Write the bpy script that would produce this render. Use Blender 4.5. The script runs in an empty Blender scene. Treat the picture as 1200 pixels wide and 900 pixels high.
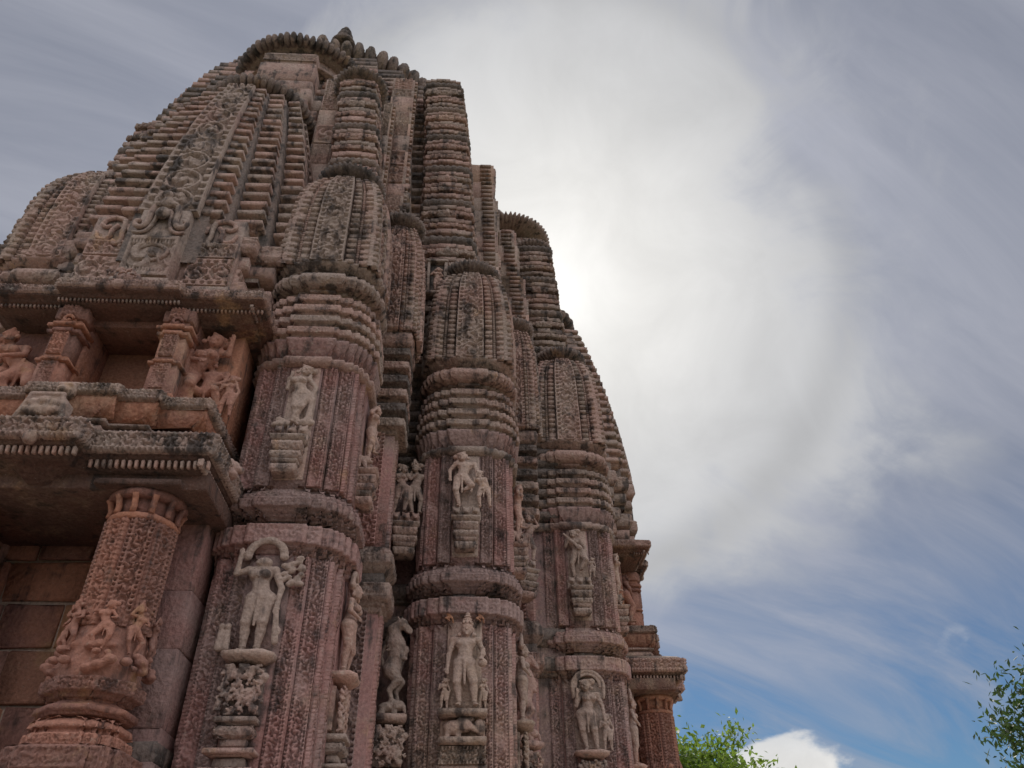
import bpy, math, random
import numpy as np
from mathutils import Matrix, Vector
random.seed(7); RNG = np.random.default_rng(7)
S = bpy.context.scene
COL = S.collection
PI = math.pi

# ------------------------------------------------------------------ camera
F_PX, PITCH, ROLL, HEAD = 900.0, math.radians(36.66), math.radians(-1.1), math.radians(4.0)
fw = Vector((math.sin(HEAD)*math.cos(PITCH), math.cos(HEAD)*math.cos(PITCH), math.sin(PITCH)))
r0 = Vector((math.cos(HEAD), -math.sin(HEAD), 0)); u0 = r0.cross(fw)
rt = r0*math.cos(ROLL) + u0*math.sin(ROLL); up = u0*math.cos(ROLL) - r0*math.sin(ROLL)
cam_d = bpy.data.cameras.new('camera'); cam = bpy.data.objects.new('camera', cam_d); COL.objects.link(cam)
M = Matrix((rt, up, -fw)).transposed().to_4x4(); M.translation = Vector((0, 0, 1.6))
cam.matrix_world = M
cam_d.sensor_fit = 'HORIZONTAL'; cam_d.sensor_width = 36.0; cam_d.lens = 36.0*F_PX/1200.0
cam_d.clip_start = 0.05; cam_d.clip_end = 5000.0
S.camera = cam
S.view_settings.view_transform = 'Standard'; S.view_settings.look = 'None'
S.view_settings.exposure = 0.80; S.view_settings.gamma = 1.0; S.view_settings.use_curve_mapping = False

# ------------------------------------------------------------------ sun and sky
SUN_EL, SUN_AZ = math.radians(43.5), math.radians(7.7)
SUN = Vector((math.sin(SUN_AZ)*math.cos(SUN_EL), math.cos(SUN_AZ)*math.cos(SUN_EL), math.sin(SUN_EL)))
sd = bpy.data.lights.new('sun', 'SUN'); sd.energy = 2.4; sd.angle = math.radians(10); sd.color = (1.0, 0.95, 0.87)
sun = bpy.data.objects.new('sun', sd); COL.objects.link(sun)
sun.rotation_euler = (-SUN).to_track_quat('-Z', 'Y').to_euler()


class NT:
    """small helper to write node trees"""
    def __init__(s, nt): s.nt = nt; s.n = nt.nodes; s.l = nt.links
    def new(s, t, **k):
        n = s.n.new(t)
        for a, b in k.items(): setattr(n, a, b)
        return n
    def put(s, sock, v):
        if isinstance(v, bpy.types.NodeSocket): s.l.new(v, sock)
        elif isinstance(v, (tuple, list)) and len(v) == 3 and sock.type == 'RGBA': sock.default_value = (*v, 1)
        else: sock.default_value = v
    def math(s, op, a, b=0.0, c=0.0, clamp=False):
        n = s.new('ShaderNodeMath', operation=op, use_clamp=clamp)
        for i, v in enumerate((a, b, c)): s.put(n.inputs[i], v)
        return n.outputs[0]
    def vm(s, op, a, b=(0, 0, 0)):
        n = s.new('ShaderNodeVectorMath', operation=op)
        s.put(n.inputs[0], a); s.put(n.inputs[1], b)
        return n.outputs['Value'] if op in ('DOT_PRODUCT', 'LENGTH', 'DISTANCE') else n.outputs[0]
    def mix(s, f, a, b):
        n = s.new('ShaderNodeMix', data_type='RGBA'); s.put(n.inputs[0], f); s.put(n.inputs[6], a); s.put(n.inputs[7], b)
        return n.outputs[2]
    def ss(s, x, a, b):
        n = s.new('ShaderNodeMapRange', interpolation_type='SMOOTHSTEP')
        s.put(n.inputs[0], x); n.inputs[1].default_value = a; n.inputs[2].default_value = b
        return n.outputs[0]
    def noise(s, v, scale, detail=4.0, rough=0.55, dist=0.0):
        n = s.new('ShaderNodeTexNoise'); s.put(n.inputs['Vector'], v); n.inputs['Scale'].default_value = scale
        n.inputs['Detail'].default_value = detail; n.inputs['Roughness'].default_value = rough; n.inputs['Distortion'].default_value = dist
        return n.outputs[0]
    def scalev(s, v, k):
        n = s.new('ShaderNodeVectorMath', operation='MULTIPLY'); s.put(n.inputs[0], v); n.inputs[1].default_value = k
        return n.outputs[0]


def make_world():
    w = bpy.data.worlds.new('World'); S.world = w; w.use_nodes = True
    t = NT(w.node_tree); t.n.clear()
    geo = t.new('ShaderNodeTexCoord').outputs['Generated']
    d = t.vm('NORMALIZE', geo)
    sky = t.new('ShaderNodeTexSky', sky_type='NISHITA'); sky.sun_disc = False
    sky.sun_elevation = SUN_EL; sky.sun_rotation = SUN_AZ; sky.air_density = 1.0; sky.dust_density = 0.6
    sx = t.new('ShaderNodeSeparateXYZ'); t.put(sx.inputs[0], d); z = sx.outputs[2]
    cosang = t.vm('DOT_PRODUCT', d, tuple(SUN))
    ang = t.math('MULTIPLY', t.math('ARCCOSINE', cosang), 180/PI)              # degrees from the sun
    # clouds laid on a plane overhead: direction / height
    zz = t.math('ADD', t.math('MAXIMUM', z, 0.0), 0.18)
    inv = t.math('DIVIDE', 1.0, zz)
    n = t.new('ShaderNodeVectorMath', operation='SCALE'); t.put(n.inputs[0], d); t.put(n.inputs['Scale'], inv); pl = n.outputs[0]
    rot = t.new('ShaderNodeVectorRotate', rotation_type='Z_AXIS'); t.put(rot.inputs['Vector'], pl); rot.inputs['Angle'].default_value = math.radians(-32)
    st = t.scalev(rot.outputs[0], (0.55, 2.2, 1.0))
    n_big = t.noise(d, 2.3, 5.0, 0.5, 0.4)
    n_str = t.noise(st, 1.5, 7.0, 0.62, 0.8)
    n_fin = t.noise(d, 7.0, 6.0, 0.6, 0.6)
    # bank of bright veil round the sun, torn at its edge
    edge = t.math('ADD', ang, t.math('MULTIPLY', t.math('SUBTRACT', n_big, 0.5), 23.0))
    edge = t.math('ADD', edge, t.math('MULTIPLY', t.math('SUBTRACT', n_fin, 0.5), 16.0))
    edge = t.math('ADD', edge, t.math('MULTIPLY', t.math('SUBTRACT', n_str, 0.5), 14.0))
    bank = t.math('SUBTRACT', 1.0, t.ss(edge, 18.5, 28.0))
    veil = t.ss(n_str, 0.25, 0.78)
    clear_c = Vector((0.50, 0.855, 0.13)).normalized()
    clr = t.math('MULTIPLY', t.math('ARCCOSINE', t.vm('DOT_PRODUCT', d, tuple(clear_c))), 180/PI)
    clr = t.math('ADD', clr, t.math('MULTIPLY', t.math('SUBTRACT', n_str, 0.5), 26.0))
    low = t.math('SUBTRACT', 1.0, t.ss(z, 0.16, 0.46))                            # towards the horizon the veil thins
    thick = t.math('MULTIPLY_ADD', veil, 0.30, 0.70)
    thick = t.math('SUBTRACT', thick, t.math('MULTIPLY', low, t.math('SUBTRACT', 0.98, t.math('MULTIPLY', veil, 0.62))), clamp=True)
    # colours (radiance before the 0.1 strength)
    glow = t.math('POWER', 2.718, t.math('MULTIPLY', ang, -1/11.0))
    glow2 = t.math('POWER', 2.718, t.math('MULTIPLY', ang, -1/30.0))
    gg = t.math('ADD', t.math('MULTIPLY', glow, 3.0), t.math('MULTIPLY_ADD', glow2, 1.9, 2.65))
    halo = t.math('MULTIPLY', t.math('SUBTRACT', t.ss(ang, 18.5, 21.0), t.ss(ang, 21.0, 23.5)), -0.5)
    gg = t.math('ADD', gg, halo)
    gg = t.math('MULTIPLY', gg, t.math('MULTIPLY_ADD', n_fin, 0.36, 0.82))
    bankc = t.mix(t.ss(ang, 4.0, 26.0), (1.0, 0.985, 0.955), (0.955, 0.965, 1.0))
    nb = t.new('ShaderNodeVectorMath', operation='SCALE'); t.put(nb.inputs[0], bankc); t.put(nb.inputs['Scale'], gg)
    veilb = t.math('MULTIPLY_ADD', glow2, 0.8, t.math('MULTIPLY_ADD', n_str, 2.3, 1.22))
    nv = t.new('ShaderNodeVectorMath', operation='SCALE'); nv.inputs[0].default_value = (0.885, 0.915, 1.055); t.put(nv.inputs['Scale'], veilb)
    blue = t.new('ShaderNodeVectorMath', operation='MULTIPLY'); t.put(blue.inputs[0], sky.outputs[0]); blue.inputs[1].default_value = (0.165, 0.255, 0.345)
    c = t.mix(thick, blue.outputs[0], nv.outputs[0])
    c = t.mix(bank, c, nb.outputs[0])
    dm = t.new('ShaderNodeVectorMath', operation='SCALE'); t.put(dm.inputs[0], c); dm.inputs['Scale'].default_value = 0.86; c = dm.outputs[0]
    # unseen sky away from the sun, added brighter than the veil to light walls
    off = t.math('MULTIPLY', t.ss(ang, 44.0, 68.0), t.math('MULTIPLY_ADD', t.ss(n_big, 0.35, 0.6), 0.25, 0.75))
    c = t.mix(off, c, t.mix(t.ss(z, 0.10, 0.50), (2.3, 2.6, 3.1), (7.0, 7.0, 7.1)))
    # cumulus low over the horizon
    cp = t.scalev(d, (1.0, 1.0, 1.7))
    n_cu = t.noise(cp, 6.5, 8.0, 0.55, 0.2)
    band = t.math('MULTIPLY', t.ss(z, -0.02, 0.05), t.math('SUBTRACT', 1.0, t.ss(z, 0.13, 0.24)))
    cuc = Vector((0.372, 0.912, 0.150)).normalized()
    cua = t.math('MULTIPLY', t.math('ARCCOSINE', t.vm('DOT_PRODUCT', d, tuple(cuc))), 180/PI)
    pres = t.math('MULTIPLY', t.math('SUBTRACT', 1.0, t.ss(cua, 0.5, 6.5)), 0.30)
    cu = t.ss(t.math('ADD', n_cu, t.math('ADD', t.math('MULTIPLY', band, 0.06), pres)), 0.66, 0.76)
    cu = t.math('MULTIPLY', cu, t.math('SUBTRACT', 1.0, t.ss(z, 0.15, 0.32)))
    cub = t.math('MULTIPLY_ADD', n_fin, 3.4, 2.6)
    ncu = t.new('ShaderNodeVectorMath', operation='SCALE'); ncu.inputs[0].default_value = (1.0, 0.985, 0.96); t.put(ncu.inputs['Scale'], cub)
    c = t.mix(cu, c, ncu.outputs[0])
    bg = t.new('ShaderNodeBackground'); t.put(bg.inputs[0], c); bg.inputs[1].default_value = 0.1
    out = t.new('ShaderNodeOutputWorld'); t.l.new(bg.outputs[0], out.inputs[0])
make_world()
S.world.cycles.sampling_method = 'MANUAL'; S.world.cycles.sample_map_resolution = 512

# ------------------------------------------------------------------ materials
def mat(name):
    m = bpy.data.materials.new(name); m.use_nodes = True
    t = NT(m.node_tree); b = t.n['Principled BSDF']
    return m, t, b

def stone(name, a, b_, c, dirt=0.5, pale=0.25, bump=0.5, rough=0.92):
    """a: main stone, b_: maroon or fresher patches, c: dark weather crust"""
    m, t, p = mat(name)
    g = t.new('ShaderNodeNewGeometry').outputs['Position']
    oi = t.new('ShaderNodeObjectInfo').outputs['Random']
    n0 = t.noise(g, 0.55, 4.0, 0.55, 0.5); n1 = t.noise(g, 1.3, 5.0, 0.65, 0.3); n2 = t.noise(g, 6.0, 5.0, 0.68); n3 = t.noise(g, 48.0, 3.0, 0.65)
    gs = t.scalev(g, (11.0, 11.0, 0.9)); n4 = t.noise(gs, 1.0, 6.0, 0.65)            # rain streaks
    col = t.mix(t.ss(t.math('ADD', n1, t.math('MULTIPLY', oi, 0.22)), 0.48, 0.72), a, b_)
    tan = t.ss(t.math('ADD', t.math('MULTIPLY', n0, 0.6), t.math('MULTIPLY', n2, 0.4)), 0.52, 0.66)
    col = t.mix(t.math('MULTIPLY', tan, 0.45), col, (0.40, 0.285, 0.200))
    och = t.ss(t.noise(g, 3.1, 6.0, 0.65), 0.60, 0.72)
    col = t.mix(t.math('MULTIPLY', och, 0.55), col, (0.36, 0.215, 0.115))
    crust = t.ss(t.math('ADD', t.math('MULTIPLY', n2, 0.55), t.math('MULTIPLY', n4, 0.45)), 0.635-0.22*dirt, 0.735-0.22*dirt)
    col = t.mix(t.math('MULTIPLY', crust, 0.82), col, c)
    streak = t.ss(n4, 0.60, 0.72)
    col = t.mix(t.math('MULTIPLY', streak, 0.55*min(1, dirt*1.6)), col, (0.040, 0.035, 0.035))
    lich = t.ss(t.math('ADD', t.math('MULTIPLY', t.noise(g, 19.0, 4.0, 0.75), 0.75), t.math('MULTIPLY', n1, 0.25)), 0.60-0.1*pale, 0.72-0.1*pale)
    col = t.mix(t.math('MULTIPLY', lich, 0.6*pale+0.1), col, (0.46, 0.40, 0.34))
    hv = t.new('ShaderNodeHueSaturation'); t.put(hv.inputs['Color'], col)
    t.put(hv.inputs['Value'], t.math('ADD', t.math('MULTIPLY', oi, 0.42), t.math('MULTIPLY_ADD', n3, 1.4, 0.32)))
    t.put(hv.inputs['Saturation'], 1.0)
    spk = t.ss(t.noise(g, 120.0, 2.0, 0.5), 0.69, 0.74)
    cc = t.mix(t.math('MULTIPLY', spk, 0.35), hv.outputs[0], (0.55, 0.52, 0.48))
    t.put(p.inputs['Base Color'], cc)
    p.inputs['Roughness'].default_value = rough; p.inputs['Specular IOR Level'].default_value = 0.25
    pit = t.new('ShaderNodeTexVoronoi', feature='F1'); t.put(pit.inputs['Vector'], g); pit.inputs['Scale'].default_value = 38.0
    h = t.math('ADD', t.math('MULTIPLY', t.noise(g, 16.0, 5.0, 0.75), 1.3), t.math('MULTIPLY', n3, 0.7))
    h = t.math('ADD', h, t.math('MULTIPLY', pit.outputs['Distance'], 0.5))
    bp = t.new('ShaderNodeBump'); bp.inputs['Strength'].default_value = bump; bp.inputs['Distance'].default_value = 0.016
    t.put(bp.inputs['Height'], h); t.put(p.inputs['Normal'], bp.outputs[0])
    return m

ST = stone('weathered_sandstone', (0.330, 0.250, 0.214), (0.315, 0.202, 0.172), (0.036, 0.031, 0.032), dirt=0.66, pale=0.42, bump=0.8)
STC = stone('carved_sandstone', (0.330, 0.248, 0.212), (0.315, 0.200, 0.170), (0.036, 0.031, 0.032), dirt=0.64, pale=0.42, bump=0.6)
RED = stone('red_sandstone', (0.235, 0.118, 0.096), (0.330, 0.150, 0.098), (0.050, 0.032, 0.030), dirt=0.48, pale=0.12, bump=0.7)
REDC = stone('carved_red_sandstone', (0.265, 0.142, 0.116), (0.310, 0.148, 0.108), (0.056, 0.038, 0.036), dirt=0.42, pale=0.3, bump=0.6)
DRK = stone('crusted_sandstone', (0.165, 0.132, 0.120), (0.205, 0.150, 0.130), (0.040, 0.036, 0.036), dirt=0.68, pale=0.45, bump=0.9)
PALE = stone('worn_pale_sandstone', (0.385, 0.285, 0.242), (0.365, 0.228, 0.188), (0.075, 0.058, 0.053), dirt=0.48, pale=0.5, bump=0.7)
ORG = stone('orange_sandstone', (0.300, 0.145, 0.100), (0.380, 0.190, 0.108), (0.085, 0.046, 0.038), dirt=0.36, pale=0.2, bump=0.6)
GRY = stone('grey_plain_sandstone', (0.262, 0.176, 0.162), (0.265, 0.140, 0.126), (0.050, 0.040, 0.039), dirt=0.58, pale=0.25, bump=0.8)
STL = stone('purple_brown_sandstone', (0.300, 0.205, 0.188), (0.292, 0.158, 0.142), (0.042, 0.035, 0.036), dirt=0.56, pale=0.38, bump=0.6)
SOOT = stone('blackened_sandstone', (0.115, 0.070, 0.058), (0.150, 0.078, 0.060), (0.030, 0.024, 0.023), dirt=0.55, pale=0.15, bump=0.9)  # dark crust; its tone also stands in for shade under eaves, ceiling, lintel
MORT = stone('lime_mortar', (0.36, 0.27, 0.22), (0.39, 0.28, 0.22), (0.15, 0.11, 0.10), dirt=0.3, pale=0.3, bump=0.4)

def leafmat(name, c1, c2, trans=0.45):
    m, t, p = mat(name)
    oi = t.new('ShaderNodeNewGeometry')
    n1 = t.noise(oi.outputs['Position'], 3.0, 3.0); n2 = t.noise(oi.outputs['Position'], 40.0, 1.0)
    col = t.mix(t.ss(t.math('ADD', t.math('MULTIPLY', n1, 0.5), t.math('MULTIPLY', n2, 0.5)), 0.36, 0.64), c1, c2)
    t.put(p.inputs['Base Color'], col); p.inputs['Roughness'].default_value = 0.55
    tr = t.new('ShaderNodeBsdfTranslucent'); hs = t.new('ShaderNodeHueSaturation'); t.put(hs.inputs['Color'], col); hs.inputs['Value'].default_value = 1.7
    t.put(tr.inputs[0], hs.outputs[0])
    mx = t.new('ShaderNodeMixShader'); mx.inputs[0].default_value = trans; t.l.new(p.outputs[0], mx.inputs[1]); t.l.new(tr.outputs[0], mx.inputs[2])
    t.l.new(mx.outputs[0], t.n['Material Output'].inputs[0])
    return m

# ------------------------------------------------------------------ mesh helpers
def mesh_data(name, V, Q=None, T=None, m=None, smooth=False):
    V = np.asarray(V, np.float32).reshape(-1, 3)
    Q = np.zeros((0, 4), np.int32) if Q is None else np.asarray(Q, np.int32).reshape(-1, 4)
    T = np.zeros((0, 3), np.int32) if T is None else np.asarray(T, np.int32).reshape(-1, 3)
    me = bpy.data.meshes.new(name)
    me.vertices.add(len(V)); me.vertices.foreach_set('co', V.ravel())
    L = np.concatenate([Q.ravel(), T.ravel()]).astype(np.int32)
    me.loops.add(len(L)); me.loops.foreach_set('vertex_index', L)
    n = len(Q)+len(T); me.polygons.add(n)
    ls = np.concatenate([np.arange(len(Q))*4, len(Q)*4+np.arange(len(T))*3]).astype(np.int32)
    me.polygons.foreach_set('loop_start', ls)
    if smooth: me.polygons.foreach_set('use_smooth', np.ones(n, bool))
    me.update(calc_edges=True)
    if m: me.materials.append(m)
    return me

def link(name, me, parent=None, loc=(0, 0, 0), rotz=0.0, label=None):
    o = bpy.data.objects.new(name, me); COL.objects.link(o)
    o.location = loc; o.rotation_euler = (0, 0, rotz)
    if parent: o.parent = parent
    if label: o['label'] = label
    return o

def empty(name, parent=None, loc=(0, 0, 0), rotz=0.0, label=None):
    return link(name, None, parent, loc, rotz, label)

def kids(o): return [c for c in o.children]
def copy_tree(o, parent, loc=None, rotz=None, label=None):
    c = o.copy(); COL.objects.link(c); c.parent = parent
    if loc is not None: c.location = loc
    if rotz is not None: c.rotation_euler = (0, 0, rotz)
    if label: c['label'] = label
    for k in kids(o): copy_tree(k, c)
    return c

def normals2(P):
    """miter directions of a closed CCW polygon"""
    P = np.asarray(P, float); E = np.roll(P, -1, 0)-P
    E /= np.linalg.norm(E, axis=1)[:, None]+1e-12
    N = np.stack([E[:, 1], -E[:, 0]], 1); A = np.roll(N, 1, 0)
    return (N+A)/(1+(N*A).sum(1))[:, None].clip(0.3), N

def subdivide(P, step, ymax=1e9):
    """split edges; returns points, miter dirs, facet coordinate (x, width), corner flag"""
    mit, N = normals2(P); n = len(P)
    pts, dirs, fx, fwid, fid = [], [], [], [], []
    for i in range(n):
        a, b = P[i], P[(i+1) % n]; L = np.hypot(*(b-a))
        k = 1
        if step and min(a[1], b[1]) < ymax and N[i][1] < 0.5: k = max(1, int(math.ceil(L/step)))
        for j in range(k):
            f = j/k
            pts.append(a+(b-a)*f); dirs.append(mit[i] if j == 0 else N[i]); fx.append(L*f); fwid.append(L); fid.append(i)
    return np.array(pts), np.array(dirs), np.array(fx), np.array(fwid), np.array(fid)

def ring(plan, rows, m, relief=None, amp=0.012, step=None, jit=0.0015, name='ring', smooth=False, minseg=0.045, ymax=1e9, cap=True):
    """sweep of a closed plan through (z, offset) rows; relief is carved into the tall segments"""
    plan = np.asarray(plan, float)
    P, D, X, W, FI = subdivide(plan, step, ymax); n = len(P)
    Z, O, H = [], [], []
    for i, (z, o) in enumerate(rows):
        Z.append(z); O.append(o); H.append(None)
        if relief and i+1 < len(rows):
            z2, o2 = rows[i+1]; L = math.hypot(z2-z, o2-o)
            if L > minseg:
                k = max(2, int(math.ceil(L/step)))
                for j in range(1, k):
                    f = j/k; Z.append(z+(z2-z)*f); O.append(o+(o2-o)*f); H.append((L*f, L))
    Z = np.array(Z); O = np.array(O)
    V = np.zeros((len(Z), n, 3))
    off = np.repeat(O[:, None], n, 1)
    if relief:
        for r, h in enumerate(H):
            if h is None: continue
            hh = relief(X, np.full(n, h[0]), W, h[1])*amp
            hh = np.where(W > 0.03, hh, 0.0); hh = np.where(X == 0, 0, hh)
            off[r] += hh
    V[:, :, :2] = P[None]+D[None]*off[:, :, None]; V[:, :, 2] = Z[:, None]
    if jit: V += RNG.normal(0, jit, V.shape)
    i = np.arange(n); j = (i+1) % n; Q = []
    for r in range(len(Z)-1): Q.append(np.stack([r*n+i, r*n+j, (r+1)*n+j, (r+1)*n+i], 1))
    V = V.reshape(-1, 3); T = []
    if cap:
        c = plan.mean(0); V = np.vstack([V, [[c[0], c[1], Z[0]], [c[0], c[1], Z[-1]]]])
        b = len(V)-2; t0 = (len(Z)-1)*n
        T = np.vstack([np.stack([j, i, np.full(n, b)], 1), np.stack([t0+i, t0+j, np.full(n, b+1)], 1)])
    return mesh_data(name, V, np.vstack(Q), T if cap else None, m, smooth)

def box(x0, x1, y0, y1, z0, z1, m, bev=0.006, jit=0.0015, name='block'):
    """rough chamfered block"""
    b = min(bev, (x1-x0)*0.3, (z1-z0)*0.3, (y1-y0)*0.3)
    pl = [(x0+b, y0), (x1-b, y0), (x1, y0+b), (x1, y1-b), (x1-b, y1), (x0+b, y1), (x0, y1-b), (x0, y0+b)]
    return ring(pl, [(z0, -b), (z0+b, 0), (z1-b, 0), (z1, -b)], m, jit=jit, name=name)

def sq(h, c=None): return [(-h, -h), (h, -h), (h, h), (-h, h)]

def steps_plan(s, st):
    """four-fold stepped plan: st = [(u, d), ...] the facets of half a front face, from the middle outwards; scaled by s"""
    o = []
    for i, (u, d) in enumerate(st):
        o.append((u, d))
        if i+1 < len(st): o.append((u, st[i+1][1]))
    # corner where u == d of last
    half = [(u, -d) for u, d in o]
    mirror = [(d, -u) for u, d in reversed(o)]
    if abs(half[-1][0]-mirror[0][0]) < 1e-9 and abs(half[-1][1]-mirror[0][1]) < 1e-9: mirror = mirror[1:]
    q = half+mirror
    pts = []
    for k in range(4):
        c, sn = [(1, 0), (0, 1), (-1, 0), (0, -1)][k]
        for x, y in q: pts.append((x*c-y*sn, x*sn+y*c))
    P = np.array(pts)*s
    keep = [i for i in range(len(P)) if np.hypot(*(P[i]-P[i-1])) > 1e-6]
    return P[keep]

P7 = [(0.38, 1.0), (0.58, 0.93), (0.72, 0.86), (0.79, 0.79)]
PSH = [(0.115, 0.405), (0.225, 0.372), (0.34, 0.334)]

def circ(r, n, ph=0.0): return [(r*math.cos(2*PI*i/n+ph), r*math.sin(2*PI*i/n+ph)) for i in range(n)]

# ------------------------------------------------------------------ relief patterns: x, y inside a facet of w by h -> 0..1
def sstep(x, a, b):
    t = np.clip((x-a)/(b-a), 0, 1); return t*t*(3-2*t)

PHS = [0.0]
def wear(x, y):
    q = np.sin(y*5.1+PHS[0])+np.sin(y*11.7+x*9+PHS[0]*2.3)+np.sin(y*23+x*31+PHS[0]*1.7)*0.7
    return 1-0.62*sstep(q, 0.75, 1.7)

def vine(x, y, w, h, border=0.17, arms=1, ph=0.0):
    ph = PHS[0]
    w = np.maximum(w, 1e-4); b = w*border
    wi = np.maximum(w-2*b, 1e-4); P = wi*0.98
    k = np.floor(y/P); f = y/P-k-0.5; sg = np.where(k % 2 == 0, 1.0, -1.0)
    cx = (x-b)/wi-0.5; dx = cx*sg; dy = f*0.98
    r = np.sqrt(dx*dx+dy*dy)*2; th = np.arctan2(dy, dx)
    sp = sstep(np.cos(2*th-7.6*r+ph+k*1.3), -0.25, 0.25)*(0.8+0.2*np.cos(6*th))
    core = np.where(r < 0.24, 1.0, sp)
    ringv = np.where((r > 0.86) & (r < 1.02), 0.95, 0.0)
    fol = np.where(r > 1.02, sstep(np.cos(9*dx*2+5*sg)*np.cos(10*dy), -0.2, 0.3)*0.8, np.maximum(core*(r < 0.80), ringv))
    inside = (x > b) & (x < w-b)
    e = np.minimum(x, w-x)/b
    pb = np.maximum(b*1.3, 0.021); hole = (np.abs(np.mod(y, pb)/pb-0.5) < 0.27) & (np.abs(e-0.55) < 0.32)
    edge = np.where(hole, 0.05, 0.95)
    return np.where(inside, fol, edge)*wear(x, y)+(1-wear(x, y))*0.45

def vine_h(x, y, w, h): return vine(y, x, h, w)

def frieze(x, y, w, h):
    h = max(h, 1e-4); p = h*0.66
    q = y/h; a = np.mod(x, p)/p-0.5; bb = (q-0.5)*1.3
    r = np.sqrt(a*a+bb*bb)*2; th = np.arctan2(bb, a)
    fl = sstep(np.cos(3*th+7.0*r+np.floor(x/p)), -0.3, 0.3); v = np.where(r < 0.9, np.where(r < 0.22, 1.0, fl), 0.0)
    pb = 0.024; dots = np.where(np.mod(x, pb)/pb < 0.52, 0.95, 0.15)
    v = np.where((q < 0.2) | (q > 0.8), dots, v)
    return np.where((q < 0.09) | (q > 0.91) | (x < 0.010) | (x > w-0.010), 1.0, v)

def lotus(x, y, w, h):
    p = 0.055; a = np.mod(x, p)/p-0.5; q = y/max(h, 1e-4)
    return np.sqrt(np.clip(1-(a*2)**2, 0, 1))*np.sin(np.clip(q, 0, 1)*PI)**0.5*(0.85+0.15*np.cos(a*40))

def lattice(x, y, w, h):
    p = 0.03; return (np.cos(2*PI*x/p)*np.cos(2*PI*y/p) > 0.0)*0.6+0.4*(np.cos(2*PI*x/p*2) > 0.5)

def foliage(x, y, w, h, s=0.07):
    k = np.floor(y/s); a = np.mod(x+(k % 2)*s/2, s)/s-0.5; b = np.mod(y, s)/s-0.5
    r = np.sqrt(a*a+b*b)*2; th = np.arctan2(b, a)+k*0.9
    return np.where(r < 1.0, 0.5+0.5*np.cos(2*th-9*r), 0.25)

_cache = {}
def panel(name, w, h, fun, amp, m, parent, loc, rotz=0.0, step=0.0075, label=None, back=0.02, bend=None, key=None):
    """carved slab facing -Y: x from -w/2 to w/2, z from 0 to h; bend(z) -> (scale of x, y shift)"""
    kk = (name, round(w, 3), round(h, 3), fun.__name__, amp, m.name, step, key)
    if kk not in _cache:
        PHS[0] = random.uniform(0, 6.28)
        nx = max(4, int(w/step)); nz = max(4, int(h/step))
        x = np.linspace(0, w, nx+1); z = np.linspace(0, h, nz+1); X, Z = np.meshgrid(x, z)
        H = fun(X, Z, np.full_like(X, w), h)*amp
        Px = X-w/2; Py = -H
        # skirt
        Px = np.pad(Px, 1, 'edge'); Pz = np.pad(Z, 1, 'edge'); Py = np.pad(Py, 1, constant_values=back)
        if bend:
            sc, sy = bend(Pz); Px = Px*sc; Py = Py*1.0+sy
        V = np.stack([Px, Py, Pz], 2); r, c = Pz.shape
        idx = np.arange(r*c).reshape(r, c)
        Q = np.stack([idx[:-1, :-1], idx[:-1, 1:], idx[1:, 1:], idx[1:, :-1]], 2).reshape(-1, 4)
        V = V.reshape(-1, 3)+RNG.normal(0, 0.0006, (r*c, 3))
        _cache[kk] = mesh_data(name, V, Q, None, m)
    return link(name, _cache[kk], parent, loc, rotz, label)

def lathe_ribs(r, h, n, m, depth=0.10, per=5, prof=9, name='ribbed_disc', inner=0.45):
    """ribbed cushion disc: n ribs round the rim"""
    N = n*per; th = np.arange(N)*2*PI/N
    k = 1-depth*np.abs(np.cos(th*n/2))**2.2
    rows = []
    for i in range(prof+1):
        a = -PI/2+PI*i/prof; rows.append((math.cos(a), math.sin(a)))
    V = []
    for c, s in rows:
        rad = r*(inner+(1-inner)*c); kk = 1-(1-k)*min(1, 0.25+c)
        V.append(np.stack([np.cos(th)*rad*kk, np.sin(th)*rad*kk, np.full(N, s*h/2)], 1))
    V = np.vstack(V); i = np.arange(N); j = (i+1) % N
    Q = np.vstack([np.stack([q*N+i, q*N+j, (q+1)*N+j, (q+1)*N+i], 1) for q in range(prof)])
    V = np.vstack([V, [[0, 0, -h/2], [0, 0, h/2]]]); b = len(V)-2; t0 = prof*N
    T = np.vstack([np.stack([j, i, np.full(N, b)], 1), np.stack([t0+i, t0+j, np.full(N, b+1)], 1)])
    V += RNG.normal(0, 0.002, V.shape)
    return mesh_data(name, V, Q, T, m, False)

def tube(path, r, m, n=7, name='tube', taper=None):
    path = np.asarray(path, float); K = len(path)
    Tn = np.gradient(path, axis=0); Tn /= np.linalg.norm(Tn, axis=1)[:, None]+1e-9
    ref = np.array([0, 1.0, 0]); V = []
    for i in range(K):
        a = np.cross(Tn[i], ref); a /= np.linalg.norm(a)+1e-9; b = np.cross(a, Tn[i])
        rr = r*(taper[i] if taper is not None else 1)
        for q in range(n):
            t = 2*PI*q/n; V.append(path[i]+rr*(math.cos(t)*a+math.sin(t)*b))
    i = np.arange(n); j = (i+1) % n
    Q = np.vstack([np.stack([k*n+i, k*n+j, (k+1)*n+j, (k+1)*n+i], 1) for k in range(K-1)])
    V = np.array(V); V = np.vstack([V, path[0], path[-1]])
    T = np.vstack([np.stack([j, i, np.full(n, K*n)], 1), np.stack([(K-1)*n+i, (K-1)*n+j, np.full(n, K*n+1)], 1)])
    return mesh_data(name, V, Q, T, m, True)

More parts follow.
